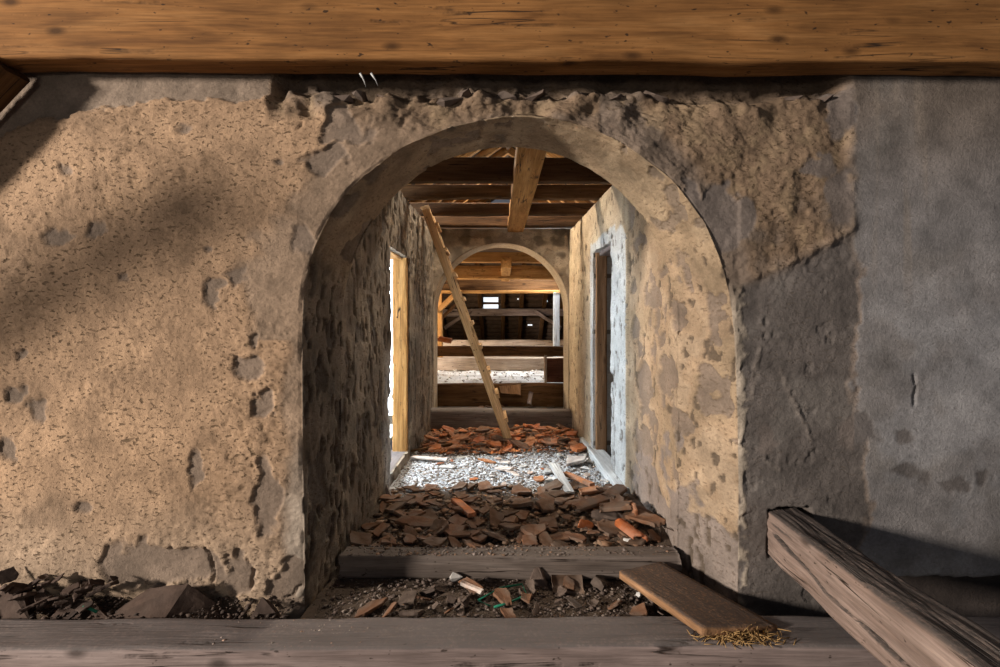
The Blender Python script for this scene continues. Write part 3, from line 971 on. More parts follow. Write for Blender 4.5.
# ------------------------------------------------------------------ far wall with its smaller arch
def far_wall():
    nj, na = 70, 170
    Pf = arch_profile(-0.838, 0.815, 1.44, 2.274, -0.15, nj, na)
    Pr = arch_profile(-0.855, 0.815, 1.42, 2.285, -0.15, nj, na)
    Q = outer_profile(-1.3, 1.3, -0.15, 2.45, nj, na, 1.9)
    P, kind = arch_wall(Pf, Pr, Q, 5.55, 5.97, 46, 24)
    n = grid_normals(P)
    s = 1.0 if n[20, :, 1].mean() < 0 else -1.0
    n *= s
    X, Y, Z = P[..., 0], P[..., 1], P[..., 2]
    w1 = fbm(X, Y, Z, 4, 4, 511); w2 = fbm(X, Y, Z, 13, 3, 521); w3 = fbm(X, Y, Z, 7, 2, 531)
    c = np.zeros(P.shape) + np.array((0.26, 0.205, 0.15))
    c = blend(c, (0.45, 0.37, 0.28), sstep(0.0, 0.35, w1 + 0.4 * w2) * 0.8)
    c = blend(c, (0.12, 0.095, 0.07), sstep(0.2, 0.4, w3) * 0.8)
    d = 0.012 * w1 + 0.008 * w2
    sof = (kind == 1)[:, None] * np.ones_like(X)
    c = c * (1 - sof[..., None]) + np.array((0.50, 0.40, 0.29)) * sof[..., None]
    topz = sstep(2.27, 2.36, Z + 0.05 * w1) * (1 - sof)
    d = d + topz * (0.03 * w3 + 0.012 * w2)
    d = d * (1 - 0.75 * sof)
    d[kind == 2] = 0
    cols = np.concatenate([c, np.full(X.shape + (1,), 0.7)], -1).reshape(-1, 4)
    o = link('wall_back', mesh_np('wall_back', (P + n * d[..., None]).reshape(-1, 3), grid_quads(*X.shape, flip=(s < 0)), cols), M_PASSAGE)
    tag(o, 'rough rubble wall with a smaller arch at the end of the passage', 'wall', kind='structure')


far_wall()


# ------------------------------------------------------------------ floors
def floor_mesh(name, x0, x1, y0, y1, st, zf, colf, label):
    xs = np.linspace(x0, x1, int((x1 - x0) / st) + 2); ys = np.linspace(y0, y1, int((y1 - y0) / st) + 2)
    X, Y = np.meshgrid(xs, ys, indexing='ij')
    Z = zf(X, Y)
    c = colf(X, Y)
    o = link(name, mesh_np(name, np.stack([X, Y, Z], -1).reshape(-1, 3), grid_quads(*X.shape, flip=True), c.reshape(-1, c.shape[-1])), M_FLOOR)
    tag(o, label, 'floor', kind='structure')
    return o


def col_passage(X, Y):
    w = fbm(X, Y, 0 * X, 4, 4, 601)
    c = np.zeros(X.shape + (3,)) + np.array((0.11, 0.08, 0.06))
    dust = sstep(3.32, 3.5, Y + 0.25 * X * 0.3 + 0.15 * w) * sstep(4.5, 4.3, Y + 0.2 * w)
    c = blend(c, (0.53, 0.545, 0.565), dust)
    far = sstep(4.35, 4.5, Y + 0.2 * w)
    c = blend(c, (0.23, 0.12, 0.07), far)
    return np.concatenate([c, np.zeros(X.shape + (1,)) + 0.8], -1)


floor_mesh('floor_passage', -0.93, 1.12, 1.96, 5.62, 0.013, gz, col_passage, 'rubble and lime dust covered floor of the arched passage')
floor_mesh('floor', -3.2, 3.2, -3.0, 2.16, 0.06, lambda X, Y: -0.16 + 0.02 * fbm(X, Y, 0 * X, 3, 3, 7),
           lambda X, Y: np.concatenate([np.zeros(X.shape + (3,)) + np.array((0.13, 0.105, 0.09)), np.ones(X.shape + (1,)) * 0.8], -1),
           'dirt floor in front of the big arch')
floor_mesh('floor_attic', -4.2, 4.2, 6.2, 14.2, 0.05, lambda X, Y: 0.44 + 0.02 * fbm(X, Y, 0 * X, 4, 4, 8),
           lambda X, Y: np.concatenate([blend(np.zeros(X.shape + (3,)) + np.array((0.68, 0.68, 0.69)), (0.45, 0.42, 0.40), sstep(0.1, 0.4, fbm(X, Y, 0 * X, 5, 4, 603))), np.ones(X.shape + (1,)) * 0.5], -1),
           'pale dusty floor of the far attic')
tag(link('wall_footing', box_mesh((-1.6, 5.52, -0.15), (1.6, 6.2, 0.155)), M_DARKWALL, smooth=False), 'dark footing below the far attic floor', 'wall', kind='structure')


# ------------------------------------------------------------------ big timbers
o = beam('tie_beam', (-3.4, 2.05, 2.636), (3.4, 2.05, 2.600), 0.13, 0.325, M_TIE, wob=0.010, rough=0.003, chamf=0.016)
tag(o, 'long honey brown squared tie beam spanning across the top of the front wall', 'beam')
o = beam('knee_brace', (-2.235, 2.03, 2.455), (-3.19, 2.03, 1.44), 0.13, 0.11, M_BROWN, wob=0.006)
tag(o, 'brown knee brace peeking out under the left end of the tie beam', 'brace')
o = beam('added_shadow_strut', (-7.0, 0.99, 0.09), (-3.42, 0.99, 2.17), 0.13, 0.15, M_BROWN, wob=0.008)  # added out of view to cast the soft diagonal shadow
tag(o, 'unseen brown strut added to cast a soft shadow on the ochre wall', 'strut')
o = beam('sill_beam', (-3.2, 1.86, -0.085), (2.6, 1.86, -0.075), 0.19, 0.20, M_GREYW, wob=0.012, rough=0.005, chamf=0.018, seg=0.025)
tag(o, 'dusty grey squared sill beam lying along the floor in front of the arch', 'beam')
o = beam('step_beam', (-0.86, 2.44, 0.0), (0.945, 2.435, 0.0), 0.115, 0.125, M_SILL, wob=0.010, rough=0.006, chamf=0.014, seg=0.02)
tag(o, 'dusty brown step timber lying across the passage just inside the big arch', 'beam')
# leaning beam, let into the wall
p0 = Vector((1.365, 2.20, 0.292)); p1 = p0 + Vector((-0.122, -1.0, 0.053)) * 2.75
o = beam('fallen_beam', p0, p1, 0.165, 0.215, M_LEAN, wob=0.014, rough=0.008, chamf=0.02, seg=0.012, per=34, crack=(-1, [(0.08, 0.03), (0.5, -0.02), (1.2, -0.05), (1.9, -0.03)], 0.008, 0.05))
tag(o, 'thick hewn beam with a long crack, one end let into the grey wall', 'beam')


def slab_between(name, tl, tr, br, bl, thick, mat, seed):
    """board whose upper face has these four corners"""
    n, m = 34, 14
    s, t = np.meshgrid(np.linspace(0, 1, n), np.linspace(0, 1, m), indexing='ij')
    A = [np.array(p)[None, None] for p in (tl, tr, br, bl)]
    P = (A[0] * (1 - t)[..., None] + A[1] * t[..., None]) * (1 - s)[..., None] + (A[3] * (1 - t)[..., None] + A[2] * t[..., None]) * s[..., None]
    nz = np.cross(np.array(br) - np.array(tl), np.array(tr) - np.array(bl)); nz = nz / np.linalg.norm(nz)
    if nz[2] < 0: nz = -nz
    c = P.mean((0, 1))
    ax = (np.array(bl) + np.array(br) - np.array(tl) - np.array(tr)); ax /= np.linalg.norm(ax)
    ay = np.cross(nz, ax)
    R = np.stack([ax, ay, nz], -1)
    def loc(Q): return (Q - c) @ R
    Lp = loc(P)
    Lp[..., 2] += 0.002 * fbm(Lp[..., 0], Lp[..., 1] * 5, 0 * s, 6, 3, seed)
    Lp[0, :, 0] += 0.006 * fbm(Lp[0, :, 1], 0, 0, 40, 2, seed); Lp[-1, :, 0] += 0.006 * fbm(Lp[-1, :, 1], 3, 0, 40, 2, seed)
    bot = Lp.copy(); bot[..., 2] -= thick
    co = np.concatenate([Lp.reshape(-1, 3), bot.reshape(-1, 3)])
    q = [grid_quads(n, m), grid_quads(n, m)[:, ::-1] + n * m]
    ringi = [(i, 0) for i in range(n)] + [(n - 1, j) for j in range(1, m)] + [(i, m - 1) for i in range(n - 2, -1, -1)] + [(0, j) for j in range(m - 2, 0, -1)]
    r = np.array([i * m + j for i, j in ringi])
    q.append(np.stack([r, np.roll(r, -1), np.roll(r, -1) + n * m, r + n * m], -1))
    o = link(name, mesh_np(name, co, np.concatenate(q)), mat, smooth=False)
    o.matrix_world = Matrix.Translation(Vector(c)) @ Matrix(R.tolist()).to_4x4()
    return o


o = slab_between('loose_board', W(619, 571, 2.30), W(661, 562, 2.36), W(777, 625, 1.86), W(702, 627, 1.80), 0.035, M_PLANK, 5)
tag(o, 'short loose brown board resting on the sill beam beside the cracked beam', 'board')

# passage: log step, roof timbers
o = beam('log_step', (-0.86, 5.43, 0.115), (0.83, 5.43, 0.115), 0.16, 0.27, M_SILL, wob=0.012, chamf=0.03)
tag(o, 'rough step log lying across the foot of the far arch', 'beam')
o = beam('ridge_timber', (0.205, 2.55, 2.49), (0.165, 5.62, 2.49), 0.195, 0.16, M_ORANGE, wob=0.006, chamf=0.012)
tag(o, 'bright orange longitudinal timber under the joists of the passage', 'beam')
for (Yj, zb, w_, h, mat, lab) in ((3.72, 2.45, 0.07, 0.20, M_JOIST, 'dark joist across the passage nearest the big arch'),
                                  (4.24, 2.455, 0.08, 0.13, M_BROWN, 'lighter brown joist across the passage, second from the big arch'),
                                  (4.88, 2.455, 0.08, 0.13, M_JOIST, 'dark joist across the passage, the one the ladder leans on'),
                                  (5.50, 2.46, 0.10, 0.13, M_JOIST, 'dark joist lying on top of the rubble wall above the far arch')):
    o = beam('ceiling_joist', (-1.35, Yj, zb + h / 2), (1.35, Yj, zb + h / 2), w_, h, mat, wob=0.008)
    tag(o, lab, 'joist', 'joists over the passage')

# ladder seen almost edge-on
lad = empty('ladder', (0.085, 4.93, 0.03))
tag(lad, 'narrow light wooden ladder leaning up to the passage joists', 'ladder')
la, lb = Vector((0.085, 4.76, 0.0)), Vector((-0.80, 4.66, 2.50))
d = (lb - la).normalized()
side = Vector((-0.03, 1.0, 0)); side = (side - d * side.dot(d)).normalized()
beam('rail', la, lb, 0.082, 0.045, M_LADDER, up=side, parent=lad, wob=0.003, rough=0.001, chamf=0.006)
beam('rail', la + side * 0.30, lb + side * 0.30, 0.082, 0.045, M_LADDER, up=side, parent=lad, wob=0.003, rough=0.001, chamf=0.006)
face = d.cross(side)
if face.x < 0: face = -face
for k in range(9):
    v = 419 - 23.6 * k
    t = (CZ + (V0 - v) * 4.85 / F - la.z) / (lb.z - la.z)
    p = la + (lb - la) * t
    beam('rung', p + face * 0.052 - side * 0.035, p + face * 0.052 + side * 0.335, 0.034, 0.045, M_LADDER, up=d, parent=lad, wob=0.002, rough=0.001, chamf=0.004)


# ------------------------------------------------------------------ roof over the passage and far attic
def plane_mesh(name, corners, mat, label, cat='roof', div=1):
    co = [tuple(c) for c in corners]
    me = bpy.data.meshes.new(name)
    me.from_pydata(co, [], [tuple(range(len(co)))])
    o = link(name, me, mat, smooth=False)
    tag(o, label, cat, kind='structure')
    return o


def slab_roof(name, a, b, c, d, th, label):
    a, b, c, d = map(Vector, (a, b, c, d))
    n = (b - a).cross(d - a).normalized() * th
    if n.z < 0: n = -n
    me = bpy.data.meshes.new(name)
    v = [a, b, c, d, a + n, b + n, c + n, d + n]
    me.from_pydata([tuple(x) for x in v], [], [(0, 1, 2, 3), (7, 6, 5, 4), (0, 4, 5, 1), (1, 5, 6, 2), (2, 6, 7, 3), (3, 7, 4, 0)])
    o = link(name, me, M_ROOF, smooth=False)
    tag(o, label, 'roof', kind='structure')
    return o


RX, RZ, EX, EZ = 0.1, 4.3, 3.2, 2.1
slab_roof('roof_left', (RX, 2.3, RZ), (RX, 10.4, RZ), (-EX, 10.4, EZ), (-EX, 2.3, EZ), 0.08, 'underside of the tiled roof slope on the ladder side')
slab_roof('roof_right', (RX, 2.3, RZ), (RX, 10.4, RZ), (EX + 0.2, 10.4, EZ), (EX + 0.2, 2.3, EZ), 0.08, 'underside of the tiled roof slope above the whitewashed doorway')
for k in range(14):
    Yr = 3.3 + 0.48 * k
    for sgn in (-1, 1):
        ex = RX + sgn * 3.0
        o = beam('rafter', (RX + sgn * 0.02, Yr, RZ - 0.09), (ex, Yr, EZ + 0.02), 0.10, 0.12, M_ORANGE, seg=0.1, wob=0.005)
        tag(o, 'tan rafter of the tiled roof above the passage', 'rafter', 'rafters over the passage')
for k in range(9):
    f = 0.12 + 0.09 * k
    for sgn in (-1, 1):
        x = RX + sgn * 3.1 * f; z = RZ - (RZ - EZ) * f
        o = beam('roof_batten', (x, 2.5, z - 0.02), (x, 10.2, z - 0.02), 0.05, 0.03, M_ORANGE, seg=0.3, wob=0.003)
        tag(o, 'thin tan roof batten running along the slope over the passage', 'batten', 'battens over the passage')

tag(link('window_9', box_mesh((-0.62, 4.8, 3.90), (-0.12, 5.3, 3.93)), M_GAP, smooth=False), 'added glowing pane under the closed roof above the passage', 'window', kind='structure')  # made-up pane, goes with the added lamp over the passage

# side rooms
plane_mesh('wall_side_room_left', [(-2.9, 3.0, -0.1), (-2.9, 5.6, -0.1), (-2.9, 5.6, 2.5), (-2.9, 3.0, 2.5)], M_LIGHTWALL, 'whitewashed wall of the side room behind the bright doorway', 'wall')
plane_mesh('wall_side_room_left_end', [(-2.9, 5.6, -0.1), (-1.2, 5.6, -0.1), (-1.2, 5.6, 2.5), (-2.9, 5.6, 2.5)], M_LIGHTWALL, 'whitewashed end wall of the bright side room', 'wall')
plane_mesh('wall_side_room_left_near', [(-2.9, 3.0, -0.1), (-1.2, 3.0, -0.1), (-1.2, 3.0, 2.5), (-2.9, 3.0, 2.5)], M_LIGHTWALL, 'whitewashed near wall of the bright side room', 'wall')
plane_mesh('floor_side_room_left', [(-2.9, 3.0, 0.05), (-1.2, 3.0, 0.05), (-1.2, 5.6, 0.05), (-2.9, 5.6, 0.05)], M_LIGHTWALL, 'pale floor of the bright side room', 'floor')
tag(link('window_1', box_mesh((-2.5, 5.54, 0.15), (-1.24, 5.58, 2.2)), M_PANE, smooth=False), 'bright daylit window of the side room behind the tan door post', 'window', kind='structure')
plane_mesh('wall_side_room_right', [(2.6, 3.0, -0.1), (2.6, 5.6, -0.1), (2.6, 5.6, 2.5), (2.6, 3.0, 2.5)], M_DARKWALL, 'dark wall of the room behind the whitewashed doorway', 'wall')
plane_mesh('wall_side_room_right_end', [(1.2, 5.6, -0.1), (2.6, 5.6, -0.1), (2.6, 5.6, 2.5), (1.2, 5.6, 2.5)], M_DARKWALL, 'dark end wall of the room behind the whitewashed doorway', 'wall')
plane_mesh('floor_side_room_right', [(1.2, 3.0, 0.0), (2.6, 3.0, 0.0), (2.6, 5.6, 0.0), (1.2, 5.6, 0.0)], M_DARKWALL, 'dark floor of the room behind the whitewashed doorway', 'floor')

# door frames
d1 = empty('door_1', (-0.9, 3.87, 0.1)); tag(d1, 'doorway in the dark passage wall with a sunlit tan wooden post', 'door', kind='structure')
beam('jamb', (-0.945, 4.185, 0.08), (-0.945, 4.185, 1.90), 0.045, 0.135, M_ORANGE, up=(1, 0, 0), parent=d1, wob=0.004, chamf=0.006)
beam('threshold', (-0.965, 3.50, 0.085), (-0.965, 4.20, 0.085), 0.15, 0.04, M_GREYW, parent=d1, wob=0.004, chamf=0.006)
beam('lintel', (-0.98, 3.50, 1.905), (-0.98, 4.22, 1.905), 0.12, 0.04, M_ORANGE, parent=d1, wob=0.004, chamf=0.006)
d2 = empty('door_2', (0.95, 4.0, 0.0)); tag(d2, 'doorway with a weathered wooden frame and white threshold board', 'door', kind='structure')
beam('jamb', (0.952, 4.318, 0.02), (0.952, 4.318, 1.97), 0.05, 0.10, M_PLANK, up=(1, 0, 0), parent=d2, wob=0.004, chamf=0.006)
beam('jamb', (1.13, 3.76, 0.02), (1.13, 3.76, 1.97), 0.05, 0.14, M_GREYW, up=(1, 0, 0), parent=d2, wob=0.004, chamf=0.006)
beam('lintel', (1.02, 3.72, 1.955), (1.02, 4.34, 1.955), 0.18, 0.05, M_GREYW, parent=d2, wob=0.004, chamf=0.006)
beam('threshold', (0.935, 3.30, 0.035), (0.895, 4.76, 0.035), 0.15, 0.09, M_WHITEW, parent=d2, wob=0.006, chamf=0.008)

# ------------------------------------------------------------------ far attic
def T(name, cat, label, p0, p1, w, h, mat, group=None, **kw):
    o = beam(name, p0, p1, w, h, mat, seg=0.07, **kw)
    tag(o, label, cat, group)
    return o


T('attic_edge_beam', 'beam', 'dark beam edging the far attic floor just behind the small arch', (-1.25, 6.16, 0.30), (1.25, 6.16, 0.30), 0.14, 0.31, M_BROWN, wob=0.01)
T('rail_beam', 'beam', 'dark brown rail beam crossing the far attic in front of the blue post', (-1.35, 6.6, 0.875), (1.35, 6.6, 0.875), 0.12, 0.145, M_BROWN, wob=0.006)
T('floor_tie', 'beam', 'pale timber lying across the far attic floor behind the rail beam', (-3.5, 8.05, 0.555), (3.5, 8.05, 0.555), 0.24, 0.22, M_PALE, wob=0.01)
T('rear_tie', 'beam', 'pale deep timber near the far roof slope, behind the blue post', (-3.8, 9.6, 0.69), (3.8, 9.6, 0.69), 0.28, 0.46, M_PALE, wob=0.01)
T('eaves_plank', 'plank', 'thin pale plank along the foot of the far roof slope', (-3.0, 11.2, 0.77), (1.0, 11.2, 0.80), 0.08, 0.07, M_PALE, wob=0.006)
T('upper_tie', 'beam', 'bright orange tie beam in the middle of the far arch', (-3.8, 7.7, 2.14), (3.8, 7.7, 2.14), 0.16, 0.225, M_ORANGE, wob=0.012)
T('front_tie', 'beam', 'orange tie beam just under the crown of the far arch', (-3.8, 6.65, 2.255), (3.8, 6.65, 2.255), 0.14, 0.15, M_ORANGE, wob=0.01)
T('long_tie', 'beam', 'short orange timber end hanging between the two upper attic ties', (0.06, 6.5, 2.16), (0.06, 8.6, 2.16), 0.15, 0.16, M_ORANGE)
T('plate_beam', 'beam', 'lowest dark beam of the far attic, resting on the two posts', (-3.8, 8.8, 2.02), (3.8, 8.8, 2.02), 0.18, 0.22, M_BROWN, wob=0.01)
T('plate_lit_underside', 'board', 'orange strip for the lit underside of the dark plate beam', (-3.8, 8.74, 1.885), (3.8, 8.74, 1.885), 0.14, 0.06, M_ORANGE, wob=0.006)  # lit underside of the plate beam, made as an orange strip
T('attic_post', 'post', 'slim pale blue painted post standing right in the far attic', (1.04, 8.62, 0.45), (1.04, 8.62, 1.86), 0.115, 0.115, M_BLUEW, up=(0, 1, 0), wob=0.006)
T('attic_post', 'post', 'orange wooden post with braces at the ladder side of the far attic', (-1.22, 8.74, 0.45), (-1.22, 8.74, 1.86), 0.13, 0.13, M_ORANGE, up=(0, 1, 0), wob=0.006)
T('post_brace', 'brace', 'broad orange brace rising from the orange attic post', (-1.24, 8.66, 1.50), (-0.80, 8.66, 1.92), 0.10, 0.14, M_ORANGE, up=(0, 1, 0))
T('post_brace', 'brace', 'slim brown brace below the broad one on the orange attic post', (-1.19, 8.80, 1.36), (-0.74, 8.80, 1.80), 0.07, 0.09, M_BROWN, up=(0, 1, 0))
T('purlin_brace', 'brace', 'grey brown brace under the far purlin behind the orange post', (-1.45, 11.5, 1.15), (-0.80, 11.9, 1.62), 0.09, 0.12, M_GREYW, up=(0, 1, 0))
T('purlin_brace', 'brace', 'grey brown brace under the far purlin beside the blue post', (1.50, 11.5, 1.15), (0.85, 11.9, 1.60), 0.09, 0.12, M_GREYW, up=(0, 1, 0))
T('roof_purlin', 'purlin', 'long grey purlin crossing the far roof slope below the skylight', (-3.8, 11.95, 1.555), (3.8, 11.95, 1.555), 0.16, 0.19, M_GREYW, wob=0.012)


def roofY(z): return 14.0 - (z - 0.5) * (3.4 / 2.3)


# far roof slope with a skylight opening, tiles seen from below as rows
def far_slope():
    xs = np.array([-4.4, -0.50, -0.10, 4.4]); zs = np.array([0.4, 1.66, 1.95, 3.0])
    co, q = [], []
    k = 0
    for i in range(3):
        for j in range(3):
            if i == 1 and j == 1: continue
            x0, x1, z0, z1 = xs[i], xs[i + 1], zs[j], zs[j + 1]
            n = max(1, int((z1 - z0) / 0.11))
            for r in range(n):         # overlapping tile rows
                a, b = z0 + (z1 - z0) * r / n, z0 + (z1 - z0) * (r + 1) / n
                ya, yb = roofY(a), roofY(b)
                co += [(x0, ya, a), (x1, ya, a), (x1, yb - 0.035, b), (x0, yb - 0.035, b), (x1, yb, b), (x0, yb, b)]
                q += [(k, k + 1, k + 2, k + 3), (k + 3, k + 2, k + 4, k + 5)]
                k += 6
    o = link('roof_far', mesh_np('roof_far', co, q), M_ROOF, smooth=False)
    tag(o, 'dark tiled roof slope closing the far attic', 'roof', kind='structure')


far_slope()
for k in range(11):
    x = -2.75 + 0.55 * k + (0.03 if k % 2 else -0.03)
    if abs(x + 0.3) < 0.25: x = -0.62 if x < -0.3 else 0.0
    T('far_rafter', 'rafter', 'dark rafter on the far roof slope behind the purlin', (x, roofY(0.45) - 0.08, 0.45), (x, roofY(2.7) - 0.08, 2.7), 0.11, 0.12, M_BROWN, 'rafters of the far roof slope', up=(0, -1, 0.5))
w = link('window_2', box_mesh((-0.50, roofY(1.8) + 0.05, 1.62), (-0.10, roofY(1.8) + 0.09, 1.97)), M_GAP, smooth=False)
tag(w, 'small bright skylight hole in the far roof slope', 'window', kind='structure')
sk = beam('skylight_bar', (-0.52, roofY(1.80) - 0.03, 1.80), (-0.08, roofY(1.80) - 0.03, 1.80), 0.05, 0.06, M_BROWN)
tag(sk, 'dark bar across the bright skylight hole', 'bar')
for (u, v, sx, sz, n) in ((480, 305, 0.06, 0.03, 3), (481, 308, 0.10, 0.02, 4), (530, 325, 0.13, 0.035, 5), (546, 301, 0.08, 0.05, 6), (518, 299, 0.04, 0.03, 7), (503, 302.5, 0.03, 0.03, 8)):
    Yg = 12.1
    for _ in range(4):
        z = CZ + (V0 - v) * Yg / F; Yg = roofY(z) - 0.05
    c = W(u, v, Yg)
    w = link('window_%d' % n, box_mesh((c.x - sx / 2, c.y - 0.01, c.z - sz / 2), (c.x + sx / 2, c.y + 0.01, c.z + sz / 2)), M_GAP, smooth=False)
    tag(w, 'small gap of daylight between the tiles of the far roof slope', 'gap', 'daylight gaps in the far roof', 'structure')
plane_mesh('wall_attic_left', [(-4.2, 5.97, 0.3), (-4.2, 14.2, 0.3), (-4.2, 14.2, 3.2), (-4.2, 5.97, 3.2)], M_ROOF, 'dark boarded side of the far attic on the ladder side', 'wall')
plane_mesh('wall_attic_right', [(4.2, 5.97, 0.3), (4.2, 14.2, 0.3), (4.2, 14.2, 3.2), (4.2, 5.97, 3.2)], M_ROOF, 'dark boarded side of the far attic beyond the blue post', 'wall')
plane_mesh('ceiling', [(-4.2, 5.97, 2.72), (4.2, 5.97, 2.72), (4.2, 10.8, 2.72), (-4.2, 10.8, 2.72)], M_ROOF, 'dark board ceiling above the far attic ties', 'ceiling')

# box of planks under the rail beam, tile and board leaning there
bx = empty('plank_box', (0.86, 6.4, 0.45)); tag(bx, 'dark reddish plank box standing under the rail beam beside the far arch', 'box')
beam('front_panel', (0.63, 6.33, 0.62), (1.2, 6.33, 0.62), 0.03, 0.34, M_REDBOX, parent=bx, wob=0.003, chamf=0.004)
beam('side_panel', (0.64, 6.34, 0.62), (0.64, 6.75, 0.62), 0.025, 0.33, M_BROWN, parent=bx, wob=0.002, chamf=0.004)
beam('corner_strip', (0.612, 6.31, 0.40), (0.612, 6.31, 0.83), 0.03, 0.03, M_PALE, up=(0, 1, 0), parent=bx, wob=0.002, chamf=0.004)
o = slab_between('leaning_board', W(499, 386, 6.08), W(521, 384, 6.08), W(521, 395, 6.02), W(501, 393, 6.02), 0.02, M_PLANK, 8)
tag(o, 'small brown board leaning on the attic edge beam beside the ladder', 'board')
o = link('broken_tile', arc_tile_mesh(3, 0.20, 0.08, 20, 160, 0.02), M_TERRA)
o.location = (-0.83, 6.55, 1.0); o.rotation_euler = (0.3, 0.2, 0.2)
tag(o, 'rust red curved tile lying on the rail beam at its ladder side end', 'tile')
o = beam('pale_post_stub', W(529, 404, 5.95), W(531, 392, 6.0), 0.05, 0.06, M_GREYW, up=(0, 1, 0))
tag(o, 'short grey stub of wood standing against the attic edge beam', 'stub')


# ------------------------------------------------------------------ rubble
rng = random.Random(4)
SH = [shard_mesh(700 + k, 1.0, [0.11, 0.14, 0.09][k % 3], bend=[0, 0.10, -0.08, 0.2][k % 4], aspect=[1.0, 1.35, 1.6, 1.15, 1.9][k % 5]) for k in range(22)]
for m_ in SH:
    m_.polygons.foreach_set('use_smooth', np.zeros(len(m_.polygons), bool))
_variants = {}


def shard(mesh_i, mat, loc, size, rz, tx, ty, name, label, cat, group=None):
    key = (mesh_i, mat.name, round(size, 2))
    if key not in _variants:
        me = SH[mesh_i].copy()
        co = np.zeros(len(me.vertices) * 3, np.float32); me.vertices.foreach_get('co', co)
        me.vertices.foreach_set('co', co * round(size, 2)); me.materials.clear(); me.materials.append(mat)
        me.update()
        _variants[key] = me
    o = bpy.data.objects.new(name, _variants[key])
    o.location = loc
    o.rotation_euler = (tx, ty, rz)
    COL.objects.link(o)
    tag(o, label, cat, group)
    return o


def scatter(n, x0f, x1f, y0, y1, smin, smax, mats, label, group, tilt=0.16, lift=0.03, name='tile_shard', zf=None, cat='shard', sep=0.42):
    placed = []
    tries = 0
    while len(placed) < n and tries < n * 40:
        tries += 1
        Y = rng.uniform(y0, y1); X = rng.uniform(x0f(Y), x1f(Y)); s = round(rng.uniform(smin, smax) ** 1.0, 2)
        if any((X - a) ** 2 + (Y - b) ** 2 < (sep * (s + c)) ** 2 for a, b, c in placed): continue
        placed.append((X, Y, s))
        z = float((zf or gz)(np.array([X]), np.array([Y]))[0])
        shard(rng.randrange(len(SH)), rng.choice(mats), (X, Y, z + 0.008 + rng.uniform(0, lift)), s, rng.uniform(0, 6.28), rng.gauss(0, tilt), rng.gauss(0, tilt), name, label, cat, group)
    return placed


xl = lambda Y: -0.80
xr = lambda Y: 0.90 - 0.02 * (Y - 2.5)
scatter(88, xl, lambda Y: 0.80, 4.40, 5.33, 0.08, 0.19, [M_TERRA, M_TERRA, M_TERRA_DUSTY_DIM], 'orange terracotta tile shard in the heap before the step log', 'orange tile shards before the step log', sep=0.27, lift=0.05)
scatter(26, xl, lambda Y: 0.85, 3.5, 4.4, 0.04, 0.12, [M_TERRA_PALE, M_MORTAR, M_TERRA], 'dusty pale tile shard on the daylit lime dust patch', 'pale shards on the daylit patch', sep=0.5, lift=0.01, tilt=0.10)
scatter(112, lambda Y: -0.83, xr, 2.54, 3.45, 0.08, 0.19, [M_TERRA_DUSTY_DIM], 'brown dusty tile shard in the shaded passage floor behind the step timber', 'brown shards in the shaded passage', sep=0.27, lift=0.035)
scatter(9, xl, lambda Y: 0.78, 5.66, 6.02, 0.08, 0.16, [M_TERRA_DUSTY_DIM, M_STONE], 'dark shard lying between the step log and the attic edge beam', 'shards under the far arch', sep=0.3, lift=0.02, zf=lambda X, Y: 0 * X + 0.16)
scatter(34, lambda Y: -0.62, lambda Y: 0.85, 2.03, 2.34, 0.05, 0.13, [M_TERRA_DUSTY_DIM, M_STONE], 'dusty brown shard in the hollow between sill beam and step timber', 'shards in the hollow under the arch', sep=0.36, lift=0.02, tilt=0.3)


def chunk(name, cat, label, loc, s, mat, seed, rot=(0, 0, 0), group=None, n=12, amp=0.12):
    r = random.Random(seed)
    me = hull_mesh(lump_points(r, *s, n=n), seed, 2, amp * min(s), 0.9 / max(s))
    o = link(name, me, mat, smooth=False)
    o.location = loc; o.rotation_euler = rot
    tag(o, label, cat, group)
    return o


def on_ground(u, v, dz=0.0):
    """floor point seen at pixel (u, v)"""
    Y = 3.0
    for _ in range(30):
        z = float(gz(np.array([(u - U0) * Y / F]), np.array([Y]))[0]) + dz
        Y = min(5.3, max(2.0, (CZ - z) * F / (v - V0)))
    return W(u, v, Y)


# pale mortar lumps on the daylit side
for k, (u, v, s, lab) in enumerate(((548, 474, (0.05, 0.06, 0.03), 'white mortar lump just beside the broken white lath'),
                                    (557, 481, (0.06, 0.05, 0.03), 'white mortar lump half under the broken white lath'),
                                    (586, 470, (0.10, 0.04, 0.02), 'long flat white mortar slab beside the threshold board'),
                                    (590, 463, (0.05, 0.05, 0.03), 'small white mortar lump near the door threshold'),
                                    (583, 457, (0.05, 0.05, 0.03), 'pale grey mortar lump near the orange tiles'),
                                    (607, 486, (0.04, 0.04, 0.03), 'pale mortar lump at the near end of the threshold board'),
                                    (613, 492, (0.05, 0.04, 0.03), 'pale stone at the near corner of the threshold board'),
                                    (545, 492, (0.06, 0.04, 0.02), 'flat pale mortar flake on the shadow line'),
                                    (560, 458, (0.04, 0.05, 0.03), 'greyish mortar lump behind the white lath'),
                                    (585, 528, (0.035, 0.03, 0.025), 'small pale pebble of mortar in the shaded rubble'),
                                    (627, 544, (0.03, 0.03, 0.025), 'round grey pebble beside the half round tile'))):
    p = on_ground(u, v)
    chunk('mortar_lump', 'mortar lump', lab, (p.x, p.y, p.z + s[2] * 0.7), s, M_MORTAR, 900 + k, (0.1, 0.1, k))

